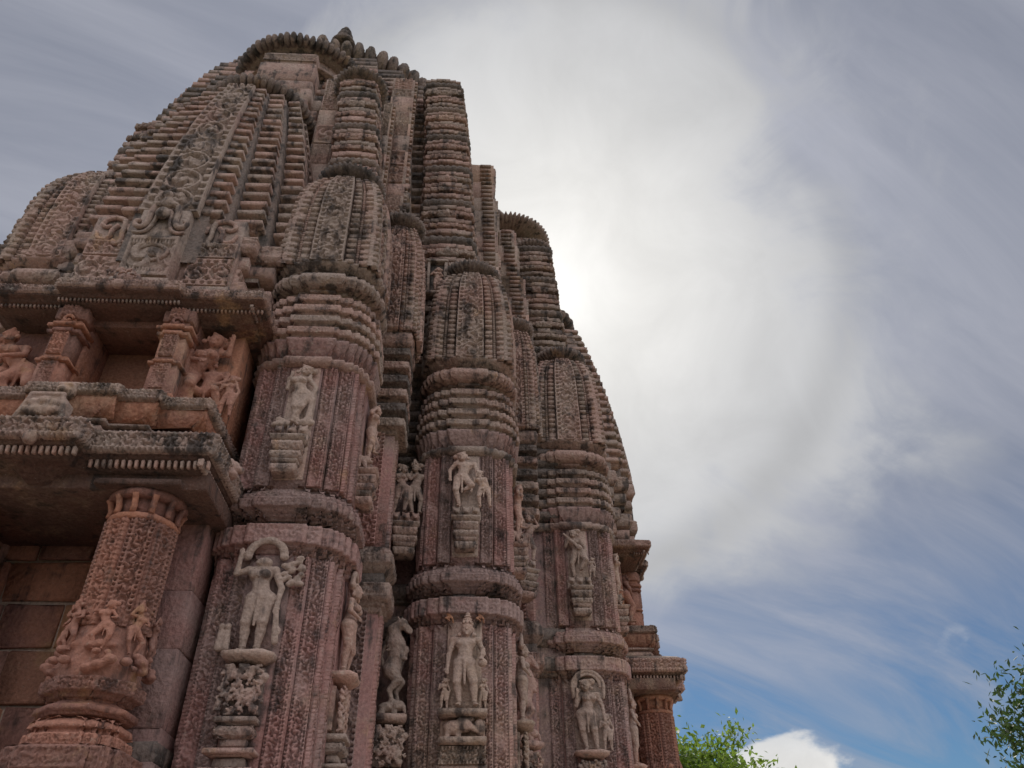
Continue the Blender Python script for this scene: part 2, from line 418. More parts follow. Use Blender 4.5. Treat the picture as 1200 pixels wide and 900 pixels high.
# ------------------------------------------------------------------ carved figures: blended solids meshed with surface nets
def surface_nets(D, org, h):
    s = D < 0; nx, ny, nz = D.shape
    c = [(i, j, k) for i in (0, 1) for j in (0, 1) for k in (0, 1)]
    sl = lambda A, o: A[o[0]:nx-1+o[0], o[1]:ny-1+o[1], o[2]:nz-1+o[2]]
    cnt = sum(sl(s, o).astype(np.int8) for o in c); act = (cnt > 0) & (cnt < 8)
    ids = -np.ones(act.shape, np.int64); A = np.argwhere(act); ids[act] = np.arange(len(A))
    acc = np.zeros((len(A), 3)); num = np.zeros(len(A))
    for o in c:
        for ax in range(3):
            if o[ax]: continue
            o2 = list(o); o2[ax] = 1
            d1 = D[A[:, 0]+o[0], A[:, 1]+o[1], A[:, 2]+o[2]]; d2 = D[A[:, 0]+o2[0], A[:, 1]+o2[1], A[:, 2]+o2[2]]
            x = (d1 < 0) != (d2 < 0); t = np.where(x, d1/(d1-d2+1e-12), 0)
            p = np.array(o, float)[None].repeat(len(A), 0); p[:, ax] += t
            acc[x] += p[x]; num[x] += 1
    V = org+(A+acc/np.maximum(num, 1)[:, None])*h; F = []
    for ax in range(3):
        a, b = [(1, 2), (2, 0), (0, 1)][ax]
        o2 = [0, 0, 0]; o2[ax] = 1
        lo = s[:nx-o2[0], :ny-o2[1], :nz-o2[2]]; hi = s[o2[0]:, o2[1]:, o2[2]:]
        E = np.argwhere(lo != hi); E = E[(E[:, a] > 0) & (E[:, b] > 0) & (E[:, a] < D.shape[a]-1) & (E[:, b] < D.shape[b]-1)]
        if not len(E): continue
        flip = hi[E[:, 0], E[:, 1], E[:, 2]]
        def at(da, db):
            q = E.copy(); q[:, a] += da; q[:, b] += db; return ids[q[:, 0], q[:, 1], q[:, 2]]
        q = np.stack([at(-1, -1), at(0, -1), at(0, 0), at(-1, 0)], 1)
        q[flip] = q[flip][:, ::-1]; F.append(q)
    return V, np.vstack(F)

def sculpt(prims, h, m, name='figure', noise=0.0):
    """prims: ('c', p1, p2, r1, r2, k) tapered limb | ('e', centre, radii, k) ellipsoid | ('b', centre, half, k) block"""
    lo = np.array([1e9]*3); hi = -lo; bb = []
    for p in prims:
        if p[0] == 'c':
            a, b = np.array(p[1], float), np.array(p[2], float); r = max(p[3], p[4]); l, u = np.minimum(a, b)-r, np.maximum(a, b)+r
        else:
            cc, rr = np.array(p[1], float), np.array(p[2], float); l, u = cc-rr, cc+rr
        bb.append((l, u)); lo = np.minimum(lo, l); hi = np.maximum(hi, u)
    lo -= 3*h; hi += 3*h
    n = np.ceil((hi-lo)/h).astype(int)+1
    ax = [lo[i]+np.arange(n[i])*h for i in range(3)]
    D = np.full(n, 0.25, np.float32)
    for p, (l, u) in zip(prims, bb):
        k = p[-1]; pad = 2*h+2.2*k
        i0 = np.maximum(0, np.floor((l-pad-lo)/h).astype(int)); i1 = np.minimum(n, np.ceil((u+pad-lo)/h).astype(int)+1)
        X = ax[0][i0[0]:i1[0]][:, None, None]; Y = ax[1][i0[1]:i1[1]][None, :, None]; Zz = ax[2][i0[2]:i1[2]][None, None, :]
        if p[0] == 'c':
            a, b = np.array(p[1], float), np.array(p[2], float); d = b-a; L2 = max(1e-9, float(d@d))
            t = np.clip(((X-a[0])*d[0]+(Y-a[1])*d[1]+(Zz-a[2])*d[2])/L2, 0, 1)
            q = np.sqrt((X-a[0]-t*d[0])**2+(Y-a[1]-t*d[1])**2+(Zz-a[2]-t*d[2])**2)-(p[3]+(p[4]-p[3])*t)
        elif p[0] == 'e':
            cc, rr = p[1], p[2]
            k0 = np.sqrt(((X-cc[0])/rr[0])**2+((Y-cc[1])/rr[1])**2+((Zz-cc[2])/rr[2])**2)
            k1 = np.sqrt(((X-cc[0])/rr[0]**2)**2+((Y-cc[1])/rr[1]**2)**2+((Zz-cc[2])/rr[2]**2)**2)
            q = k0*(k0-1)/np.maximum(k1, 1e-6)
        else:
            cc, rr = p[1], p[2]
            qx = np.abs(X-cc[0])-rr[0]; qy = np.abs(Y-cc[1])-rr[1]; qz = np.abs(Zz-cc[2])-rr[2]
            q = np.maximum(np.maximum(qx, qy), qz)
        sub = D[i0[0]:i1[0], i0[1]:i1[1], i0[2]:i1[2]]
        hh = np.clip(0.5+0.5*(sub-q)/max(k, 1e-5), 0, 1)
        D[i0[0]:i1[0], i0[1]:i1[1], i0[2]:i1[2]] = sub*(1-hh)+q*hh-k*hh*(1-hh)
    V, Q = surface_nets(D, lo, h)
    if noise: V = V+RNG.normal(0, noise, V.shape)
    return mesh_data(name, V, Q, None, m, True)

def limb_hand(P, a, d, side, k=0.004):
    """palm, four unequal fingers and a thumb beyond the wrist a, pointing along d"""
    a = np.array(a, float); d = np.array(d, float); d /= np.linalg.norm(d)
    s = np.cross(d, [0, -1.0, 0]); ns = np.linalg.norm(s); s = s/ns if ns > 1e-3 else np.array([1.0, 0, 0])
    f = np.array([0, -1.0, 0])
    P.append(('c', a, a+d*0.030, 0.017, 0.019, 0.008))
    for i, L in enumerate((0.034, 0.041, 0.038, 0.028)):
        b = a+d*0.036+s*(i-1.5)*0.0115
        kn = b+d*L*0.55+f*0.004
        P.append(('c', b, kn, 0.0068, 0.0062, 0.003)); P.append(('c', kn, kn+d*L*0.45-f*0.007, 0.0062, 0.005, 0.002))
    t0 = a+d*0.012+s*side*0.017
    P.append(('c', t0, t0+d*0.022+s*side*0.016+f*0.006, 0.0078, 0.006, 0.003))

def head(P, c, yaw=0.0, tilt=0.0, fem=True, crown=True, bun=1):
    """head with brow, eyes, nose, mouth, ears and heavy earrings; c = centre"""
    c = np.array(c, float); ca, sa = math.cos(yaw), math.sin(yaw); ct, stt = math.cos(tilt), math.sin(tilt)
    hs = 1.22; n0 = len(P)
    def L(x, y, z):
        x, y, z = x*hs, y*hs, z*hs
        x, z = x*ct+z*stt, -x*stt+z*ct
        return c+np.array([x*ca-y*sa, x*sa+y*ca, z])
    P.append(('e', L(0, 0, 0.012), (0.052, 0.054, 0.058), 0.01)); P.append(('e', L(0, -0.012, -0.022), (0.042, 0.042, 0.046), 0.012))
    P.append(('c', L(0, -0.050, 0.012), L(0, -0.063, -0.012), 0.006, 0.010, 0.005))
    for s in (-1, 1):
        P.append(('e', L(s*0.021, -0.047, 0.010), (0.0125, 0.009, 0.0065), 0.002)); P.append(('c', L(s*0.008, -0.052, 0.024), L(s*0.034, -0.042, 0.027), 0.005, 0.004, 0.003))
        P.append(('e', L(s*0.055, 0.0, -0.008), (0.011, 0.014, 0.032), 0.004)); P.append(('e', L(s*0.064, -0.006, -0.050), (0.020, 0.018, 0.020), 0.004))
        P.append(('e', L(s*0.024, -0.038, -0.022), (0.016, 0.014, 0.014), 0.008))
    P.append(('c', L(-0.013, -0.051, -0.033), L(0.013, -0.051, -0.033), 0.006, 0.006, 0.002)); P.append(('e', L(0, -0.044, -0.053), (0.014, 0.014, 0.011), 0.006))
    P.append(('c', L(-0.046, -0.02, 0.050), L(0.046, -0.02, 0.050), 0.013, 0.013, 0.006))
    if crown:
        for i in range(4): P.append(('e', L(0, 0.004, 0.075+0.028*i), (0.050-0.009*i, 0.048-0.009*i, 0.017), 0.003))
        for s in (-1, 0, 1): P.append(('c', L(s*0.032, -0.040, 0.060), L(s*0.030, -0.034, 0.104), 0.012, 0.003, 0.004))
    if bun: P.append(('e', L(bun*0.072, 0.012, 0.030), (0.040, 0.036, 0.038), 0.006))
    for i in range(n0, len(P)):
        p = P[i]
        P[i] = (p[0], p[1], p[2], p[3]*hs, p[4]*hs, p[5]) if p[0] == 'c' else (p[0], p[1], np.array(p[2])*hs, p[3])

def figure(fem=True, hip=(0.02, 0, 0.50), chest=(-0.02, -0.01, 0.70), hd=(0.0, -0.02, 0.885), legs=None, arms=None, crown=False, bun=1, yaw=0.2, tilt=0.1, headless=False, kilt=True, hands=True, belly=False):
    P = []; hip = np.array(hip); chest = np.array(chest); hd = np.array(hd)
    legs = legs or [((-0.075, -0.02, 0.27), (-0.07, 0, 0.045)), ((0.075, -0.035, 0.27), (0.085, 0, 0.045))]
    arms = arms or [((-0.16, 0, 0.60), (-0.13, -0.05, 0.46)), ((0.15, 0, 0.60), (0.10, -0.05, 0.48))]
    for s, (kn, an) in zip((-1, 1), legs):
        h = hip+np.array([s*0.050, 0, -0.02]); kn = np.array(kn); an = np.array(an)
        P.append(('c', h, kn, 0.074 if fem else 0.066, 0.046, 0.02)); P.append(('e', kn+[0, -0.012, 0], (0.038, 0.036, 0.036), 0.012))
        mid = kn*0.65+an*0.35+np.array([0, 0.012, 0])
        P.append(('c', kn, mid, 0.039, 0.040, 0.012)); P.append(('c', mid, an, 0.040, 0.023, 0.01))
        P.append(('c', an+[0, 0.012, -0.022], an+[s*0.020, -0.062, -0.032], 0.021, 0.017, 0.008))
        for q in range(5): P.append(('c', an+[s*0.020+(q-2)*0.009, -0.066, -0.034], an+[s*0.022+(q-2)*0.010, -0.084, -0.038], 0.007, 0.006, 0.002))
        P.append(('e', an+[0, 0, 0.012], (0.033, 0.033, 0.009), 0.002))
        P.append(('e', h*0.18+kn*0.82, (0.049, 0.047, 0.007), 0.002))
    P.append(('e', hip+[0, 0.005, 0.0], (0.124 if fem else 0.104, 0.074, 0.072), 0.03))
    waist = hip*0.48+chest*0.52+np.array([0, 0, -0.005])
    P.append(('c', hip+[0, 0, 0.03], waist, 0.076, 0.062 if fem else 0.070, 0.03)); P.append(('c', waist, chest, 0.062 if fem else 0.070, 0.074, 0.03))
    if belly: P.append(('e', waist+[0, -0.03, -0.02], (0.085, 0.07, 0.075), 0.02))
    P.append(('e', chest+[0, 0, 0.0], (0.094 if fem else 0.108, 0.060, 0.072), 0.02))
    sh = chest+np.array([0, 0.005, 0.062])
    sw = 0.108 if fem else 0.130
    P.append(('c', sh+[-sw, 0, 0], sh+[sw, 0, 0], 0.033, 0.033, 0.02))
    if fem:
        for s in (-1, 1): P.append(('e', chest+[s*0.048, -0.056, 0.0], (0.045, 0.045, 0.045), 0.008))
    else:
        for s in (-1, 1): P.append(('e', chest+[s*0.05, -0.040, 0.018], (0.055, 0.03, 0.036), 0.015))
    P.append(('c', sh, hd+[0, 0.01, -0.05], 0.034, 0.031, 0.012))
    # necklaces, belt, hanging sash
    P.append(('e', sh+[0, -0.022, 0.002], (0.066, 0.040, 0.012), 0.003)); P.append(('c', sh+[-0.05, -0.045, -0.005], chest+[0, -0.075, -0.03], 0.008, 0.009, 0.002)); P.append(('c', sh+[0.05, -0.045, -0.005], chest+[0, -0.075, -0.03], 0.008, 0.009, 0.002))
    if kilt:
        P.append(('e', hip+[0, 0, 0.035], (0.108, 0.078, 0.013), 0.002)); P.append(('e', hip+[0, 0, 0.008], (0.118, 0.081, 0.010), 0.002)); P.append(('e', hip+[0, -0.072, 0.02], (0.022, 0.016, 0.022), 0.003))
        P.append(('c', hip+[0, -0.070, 0.01], (hip[0]*0.6, -0.055, 0.24), 0.020, 0.013, 0.004))
        for s in (-1, 1):
            for q in range(3): P.append(('c', hip+[s*(0.03+0.027*q), -0.066+0.012*q, 0.0], hip+[s*(0.05+0.022*q), -0.058+0.012*q, -0.085], 0.007, 0.005, 0.002))
    for s, (el, ha) in zip((-1, 1), arms):
        a = sh+np.array([s*sw, 0, -0.003]); el = np.array(el); ha = np.array(ha)
        P.append(('e', a, (0.040, 0.038, 0.038), 0.012)); P.append(('c', a, el, 0.033, 0.026, 0.01)); P.append(('c', el, ha, 0.027, 0.018, 0.008))
        m_ = a*0.45+el*0.55; P.append(('e', m_, (0.037, 0.037, 0.014), 0.003)); w_ = el*0.15+ha*0.85; P.append(('e', w_, (0.024, 0.024, 0.011), 0.002))
        if hands: limb_hand(P, ha, ha-el, -s)
    if not headless: head(P, hd, yaw, tilt, fem, crown, bun)
    return P

def shift(P, d, s=1.0, flip=False):
    d = np.array(d, float); f = np.array([-1.0 if flip else 1.0, 1, 1]); o = []
    for p in P:
        if p[0] == 'c': o.append(('c', np.array(p[1])*f*s+d, np.array(p[2])*f*s+d, p[3]*s, p[4]*s, p[5]*s))
        else: o.append((p[0], np.array(p[1])*f*s+d, np.array(p[2])*s, p[3]*s))
    return o

def arch(r, z0, cx=0.0, t=0.028, lobes=12, y=0.0):
    P = []
    for i in range(lobes+1):
        a = PI*i/lobes; P.append(('e', (cx+r*math.cos(a), y, z0+r*1.15*math.sin(a)), (t*1.25, t, t*1.25), 0.012))
    return P

def rearing_beast():
    """leonine horse-beast rearing on its hind legs over a crouching elephant, head turned down"""
    P = [('c', (-0.02, 0, 0.46), (0.03, -0.01, 0.62), 0.095, 0.085, 0.03), ('c', (0.03, -0.01, 0.62), (0.0, -0.02, 0.74), 0.085, 0.095, 0.03),
         ('c', (0.0, -0.02, 0.76), (-0.03, -0.02, 0.90), 0.080, 0.062, 0.03), ('c', (-0.03, -0.02, 0.90), (0.05, -0.05, 0.97), 0.060, 0.052, 0.02),
         ('c', (0.05, -0.05, 0.965), (0.125, -0.07, 0.88), 0.050, 0.034, 0.015), ('c', (0.10, -0.085, 0.875), (0.135, -0.085, 0.855), 0.020, 0.018, 0.005),
         ('e', (0.085, -0.09, 0.945), (0.014, 0.012, 0.012), 0.003), ('c', (0.02, -0.05, 1.0), (0.0, -0.05, 1.05), 0.016, 0.006, 0.006), ('c', (0.05, -0.03, 1.01), (0.045, -0.02, 1.055), 0.016, 0.006, 0.006)]
    for i in range(8): P.append(('e', (-0.085+0.012*i*0.6, -0.01, 0.78+0.026*i), (0.026, 0.03, 0.017), 0.004))
    for y, dx in ((-0.05, 0.0), (0.04, 0.06)):      # hind leg: thigh forward to the knee, hock back, shank down
        P += [('c', (-0.03, y, 0.44), (0.045+dx*0.4, y-0.01, 0.34), 0.075, 0.048, 0.025), ('c', (0.045+dx*0.4, y-0.01, 0.34), (-0.03+dx, y, 0.235), 0.046, 0.027, 0.012),
              ('c', (-0.03+dx, y, 0.235), (0.0+dx, y, 0.13), 0.026, 0.021, 0.008), ('c', (0.0+dx, y, 0.125), (0.035+dx, y-0.01, 0.115), 0.026, 0.022, 0.006)]
    for y, k in ((-0.06, 0), (0.03, 1)):            # fore leg: raised, wrist folded
        P += [('c', (0.03, y, 0.74), (0.105, y, 0.66+0.05*k), 0.042, 0.030, 0.015), ('c', (0.105, y, 0.66+0.05*k), (0.075, y-0.02, 0.58+0.06*k), 0.028, 0.020, 0.008), ('c', (0.075, y-0.02, 0.58+0.06*k), (0.105, y-0.02, 0.565+0.06*k), 0.024, 0.018, 0.005)]
    P += [('c', (-0.09, 0.01, 0.45), (-0.13, 0.01, 0.62), 0.020, 0.014, 0.01), ('c', (-0.13, 0.01, 0.62), (-0.10, 0.01, 0.72), 0.014, 0.022, 0.008)]
    for z in (0.70, 0.66): P.append(('c', (-0.085, -0.06, z), (0.09, -0.085, z+0.02), 0.012, 0.012, 0.003))
    # elephant below
    P += [('e', (0.0, 0, 0.065), (0.125, 0.09, 0.062), 0.02), ('e', (0.075, -0.05, 0.075), (0.052, 0.05, 0.055), 0.012), ('c', (0.115, -0.08, 0.06), (0.13, -0.09, 0.0), 0.022, 0.013, 0.006), ('e', (0.05, -0.095, 0.08), (0.035, 0.012, 0.042), 0.004),
          ('c', (-0.07, -0.05, 0.05), (-0.09, -0.06, -0.01), 0.032, 0.03, 0.01), ('c', (0.03, -0.06, 0.04), (0.03, -0.07, -0.01), 0.03, 0.028, 0.01)]
    return P

def curl_block(n=75, w=0.16, h=0.26, seed=1):
    """rounded clump of deep foliage curls"""
    r = np.random.default_rng(seed); P = [('b', (0, 0.04, h/2), (w*0.42, 0.05, h*0.45), 0.03)]
    for i in range(n):
        x = r.uniform(-w/2, w/2); z = r.uniform(0.02, h-0.02); y = -0.03-0.025*math.cos(x/w*2.6)
        a = r.uniform(0, 6.28); s = r.uniform(0.015, 0.021)
        for q in range(4):
            aa = a+q*1.25; rr = s*(0.95-0.18*q); P.append(('e', (x+rr*math.cos(aa), y-0.006*q, z+rr*math.sin(aa)), (s*0.55, s*0.6, s*0.55), 0.003))
    return P

def lions(n=3, w=0.30, seed=2):
    """bracket carved as crouching beasts whose heads face out"""
    P = [('b', (0, 0.06, 0.05), (w/2, 0.06, 0.05), 0.02)]
    for i in range(n):
        x = (i-(n-1)/2)*w/n
        P += [('e', (x, -0.03, 0.075), (0.036, 0.036, 0.036), 0.008), ('e', (x, -0.065, 0.062), (0.018, 0.016, 0.014), 0.004), ('e', (x-0.022, -0.045, 0.105), (0.011, 0.01, 0.013), 0.003), ('e', (x+0.022, -0.045, 0.105), (0.011, 0.01, 0.013), 0.003),
              ('c', (x-0.024, -0.02, 0.05), (x-0.028, -0.035, 0.0), 0.018, 0.014, 0.006), ('c', (x+0.024, -0.02, 0.05), (x+0.028, -0.035, 0.0), 0.018, 0.014, 0.006), ('e', (x, 0.03, 0.08), (0.045, 0.05, 0.04), 0.01)]
    return P

_fig = {}
def statue(key, prims_fn, H, m, parent, loc, rotz=0.0, label=None, res=0.0095, name='statue', flat=1.0):
    if key not in _fig: _fig[key] = sculpt(prims_fn() if callable(prims_fn) else prims_fn, res, m, name)
    o = link(name, _fig[key], parent, loc, rotz, label); o.scale = (H*1.14, H*flat, H)
    if not _fig[key].materials: _fig[key].materials.append(m)
    return o

# ------------------------------------------------------------------ the ground
def sheet(name, R, z, m, kind='structure'):
    n = 48; V = [[0, 0, z]]+[[R*math.cos(2*PI*i/n), R*math.sin(2*PI*i/n), z] for i in range(n)]
    T = [[0, 1+i, 1+(i+1) % n] for i in range(n)]
    o = link(name, mesh_data(name, V, None, T, m)); o['kind'] = kind; return o
gm, gt, gp = mat('dry_lawn')
gpos = gt.new('ShaderNodeNewGeometry').outputs['Position']
gt.put(gp.inputs['Base Color'], gt.mix(gt.ss(gt.noise(gpos, 0.35, 6.0), 0.4, 0.6), (0.09, 0.10, 0.045), (0.16, 0.14, 0.09)))
gp.inputs['Roughness'].default_value = 0.95
sheet('ground', 3000.0, 0.0, gm)
pv = link('stone_terrace', ring([(-9, -2), (5, -2), (5, 16), (-9, 16)], [(0.005, 0), (0.06, 0), (0.065, -0.01)], stone('terrace_stone', (0.26, 0.21, 0.18), (0.29, 0.22, 0.19), (0.16, 0.13, 0.11), 0.1, 0.2), name='stone_terrace'))
pv['kind'] = 'structure'

# ------------------------------------------------------------------ the temple
X0, YC = -2.45, 8.55
temple = empty('stone_temple', None, (0, 0, 0))
temple['label'] = 'tall weathered red sandstone temple with clustered carved spires and ribbed stone discs'
temple['category'] = 'temple'

def part(name, me, loc=(0, 0, 0), rotz=0.0, parent=temple, label=None): return link(name, me, parent, loc, rotz, label)

PM = steps_plan(0.45, P7); SHAFT = steps_plan(1.0, PSH)

# profile of one small spire: scale of the half width at height t (0..1)
def spire_k(t): t = np.asarray(t, float); return 1-0.03*t-0.09*t**2-0.30*t**6

def spire_rib(u0_, u1_, d, half, z0, H, n, m, name='spire_rib', out=0.03):
    """one vertical stack of blocks following the spire's curve, as a single ladder-like piece"""
    V = []
    for i in range(n):
        brk = random.uniform(0.8, 1.15) if random.random() > 0.08 else random.uniform(0.1, 0.5)
        for f, o in ((0.0, -0.2), (0.10, 0.75), (0.18, 1.0), (0.48, 1.0), (0.58, 0.8), (0.64, -0.2)):
            t = (i+f)/n; k = float(spire_k(t)); y = -(d*half*k)-out*o*brk; j = random.gauss(0, 0.0025)
            x0, x1 = u0_*half*k, u1_*half*k
            c = 0.004 if o >= 1 else 0
            V += [(x0+c, -(d*half*k)+0.08, z0+H*t), (x0+c, y+j, z0+H*t), (x1-c, y+j, z0+H*t), (x1-c, -(d*half*k)+0.08, z0+H*t)]
    R = len(V)//4; Q = []
    for r in range(R-1):
        for q in range(3): Q.append((r*4+q, r*4+q+1, (r+1)*4+q+1, (r+1)*4+q))
    return mesh_data(name, V, Q, None, m)

def bead_groove(u0_, u1_, d, half, z0, H, m, n=46):
    V = []
    for i in range(n):
        for f, o in ((0.0, 0), (0.2, 1), (0.6, 1), (0.8, 0)):
            t = (i+f)/n; k = float(spire_k(t)); y = -(d*half*k)-0.012*o; x0, x1 = u0_*half*k, u1_*half*k
            V += [(x0, -(d*half*k)+0.05, z0+H*t), (x0, y, z0+H*t), (x1, y, z0+H*t), (x1, -(d*half*k)+0.05, z0+H*t)]
    R = len(V)//4; Q = []
    for r in range(R-1):
        for q in range(3): Q.append((r*4+q, r*4+q+1, (r+1)*4+q+1, (r+1)*4+q))
    return mesh_data('bead_strip', V, Q, None, m)

def mini_spire(par, half, z0, H, n=20, lata=0.30, m=STC, am=DRK, disc=0.34, rots=(0, 90, -90), nrib=40, disch=0.16):
    ts = np.linspace(0, 1, 15)
    core = ring(steps_plan(half*0.86, P7), [(z0+H*t, (float(spire_k(t))-1)*half*0.86) for t in ts], m, name='spire_core')
    part('spire_core', core, parent=par)
    def bend(z): k = spire_k(np.clip(z/H, 0, 1)); return k, -half*0.985*k
    r1 = spire_rib(lata+0.03, 0.50, 0.93, half, z0, H, n, m); r2 = spire_rib(0.585, 0.75, 0.90, half, z0, H, n, m); r3 = spire_rib(0.80, 0.93, 0.84, half, z0, H, n, m)
    r1b = spire_rib(-0.50, -lata-0.03, 0.93, half, z0, H, n, m); r2b = spire_rib(-0.75, -0.585, 0.90, half, z0, H, n, m); r3b = spire_rib(-0.93, -0.80, 0.84, half, z0, H, n, m)
    g1 = bead_groove(0.515, 0.57, 0.90, half, z0, H, m); g1b = bead_groove(-0.57, -0.515, 0.90, half, z0, H, m)
    for a in rots:
        rz = math.radians(a)
        panel('spire_panel', 2*lata*half, H, vine, 0.036, m, par, (0, 0, z0), rz, step=0.009, bend=bend, key=(half, H))
        for q in (r1, r2, r3, r1b, r2b, r3b): part('spire_rib', q, rotz=rz, parent=par)
        for q in (g1, g1b): part('bead_strip', q, rotz=rz, parent=par)
    kt = float(spire_k(1.0))
    part('spire_neck', ring(circ(half*kt*0.72, 20), [(z0+H-0.02, 0), (z0+H+0.08, -0.02)], m, name='spire_neck'), parent=par)
    part('ribbed_disc', lathe_ribs(disc, disch, nrib, am), (0, 0, z0+H+0.05+disch/2), parent=par)
    part('disc_cap', ring(circ(disc*0.62, 20), [(0, 0), (0.03, -0.03), (0.05, -disc*0.32), (0.08, -disc*0.45), (0.10, -disc*0.6)], am, name='disc_cap'), (0, 0, z0+H+0.02+disch), parent=par)

def build_tower():
    t = empty('wall_tower', temple, (0, 0, 0))
    A = lambda nm, rows, m=ST, rel=None, amp=0.012, pl=PM, step=0.0085: part(nm, ring(pl, rows, m, rel, amp, step if rel else None, jit=0.0009, name=nm, ymax=0.1), parent=t)
    for z, h_, o in ((0.06, 0.42, 0.10), (0.50, 0.40, 0.06), (0.92, 0.36, 0.03), (1.30, 0.34, 0.0), (1.66, 0.30, -0.01)):
        A('plinth_moulding', [(z, o-0.03), (z+0.05, o), (z+h_-0.1, o), (z+h_-0.04, o-0.06), (z+h_, o-0.08)])
    A('shaft', [(1.96, 0), (3.62, 0)], GRY, pl=SHAFT); A('shaft', [(4.06, 0), (5.12, 0)], GRY, pl=SHAFT)
    for z0, h_ in ((2.0, 1.60), (4.10, 0.985)):
        for a in (0, 90, -90):
            rz = math.radians(a); c, s = math.cos(rz), math.sin(rz)
            for x, d, w in ((0.169, 0.370, 0.094), (-0.169, 0.370, 0.094), (0.281, 0.332, 0.098), (-0.281, 0.332, 0.098)):
                y = -d-0.004
                panel('carved_strip', w, h_, vine, 0.030, STL, t, (x*c-y*s, x*s+y*c, z0), rz, step=0.0075, key=(h_, x > 0, a == 0))
    # lower and upper bands between the storeys
    A('band_moulding', [(3.57, -0.08), (3.60, -0.055), (3.615, -0.055), (3.617, -0.035), (3.645, -0.035), (3.647, -0.012), (3.665, -0.012), (3.667, 0.012), (3.795, 0.012), (3.80, -0.05)], STL, frieze, 0.010)
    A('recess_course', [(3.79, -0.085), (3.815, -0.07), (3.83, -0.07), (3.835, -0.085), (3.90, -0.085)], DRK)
    A('band_moulding', [(3.855, -0.07), (3.875, -0.07), (3.877, -0.045), (3.897, -0.045), (3.90, -0.02), (3.918, -0.018), (3.922, 0.006), (3.985, 0.012), (3.990, -0.002), (4.035, -0.014), (4.04, -0.034), (4.07, -0.045), (4.08, -0.09)], STL, frieze, 0.011)
    # mouldings under the spire
    A('roll_moulding', [(5.07, -0.07), (5.08, -0.02), (5.10, 0.0), (5.13, 0.005), (5.155, -0.01), (5.16, -0.05)], ST)
    A('lotus_moulding', [(5.15, -0.055), (5.18, -0.045), (5.305, 0.012), (5.318, 0.012), (5.322, -0.06)], STL, lotus, 0.014)
    z = 5.315
    for i, o in enumerate((0.018, 0.012, 0.004, -0.012)):
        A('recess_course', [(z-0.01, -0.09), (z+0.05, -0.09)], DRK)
        A('band_moulding', [(z+0.020, -0.06), (z+0.026, o-0.03), (z+0.045, o-0.03), (z+0.047, o), (z+0.105, o), (z+0.108, o-0.015), (z+0.112, o-0.05)], STC, frieze, 0.009)
        z += 0.118
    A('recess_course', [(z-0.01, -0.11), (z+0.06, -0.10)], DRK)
    A('stepped_moulding', [(z+0.02, -0.13), (z+0.045, -0.13), (z+0.046, -0.10), (z+0.07, -0.10), (z+0.071, -0.07), (z+0.10, -0.07)], ST)
    A('lotus_moulding', [(z+0.095, -0.05), (z+0.11, -0.01), (z+0.15, 0.010), (z+0.20, 0.004), (z+0.235, -0.02), (z+0.25, -0.07)], ST, lotus, 0.012, step=0.007)
    A('spire_base', [(z+0.24, -0.10), (z+0.27, -0.085), (z+0.275, -0.05), (z+0.33, -0.012), (z+0.345, 0.0), (z+0.36, 0.0)], ST)
    mini_spire(t, 0.44, z+0.355, 1.28)
    return t

tower = build_tower()
CT = {'a': (-1.18, 4.92), 'b': (0.0, 6.12), 'c': (1.12, 7.54), 'l': (-3.42, 4.97)}
tower.location = (*CT['a'], 0); tower['label'] = 'carved tower standing next to the balcony, between it and the corner'
copy_tree(tower, temple, (*CT['b'], 0), label='corner tower in the middle with a standing male figure low on its front')
copy_tree(tower, temple, (*CT['c'], 0), label='farther tower on the right with an arched woman figure low on its front')
tl = copy_tree(tower, temple, (*CT['l'], 0), label='tower beyond the balcony at the left edge of the photo')
for k_ in kids(tl):
    if k_.name.startswith(('ribbed_disc', 'disc_cap')): bpy.data.objects.remove(k_)
if 1:
    tl = (X0+YC-4.92, YC-X0-3.72)    # the far tower of the right side
    copy_tree(tower, temple, (X0+YC-4.92, YC+1.27, 0), label='tower on the far side of the right hand balcony')
    copy_tree(tower, temple, (-4.9, 6.12, 0), label='corner tower far to the left behind the balcony spire')

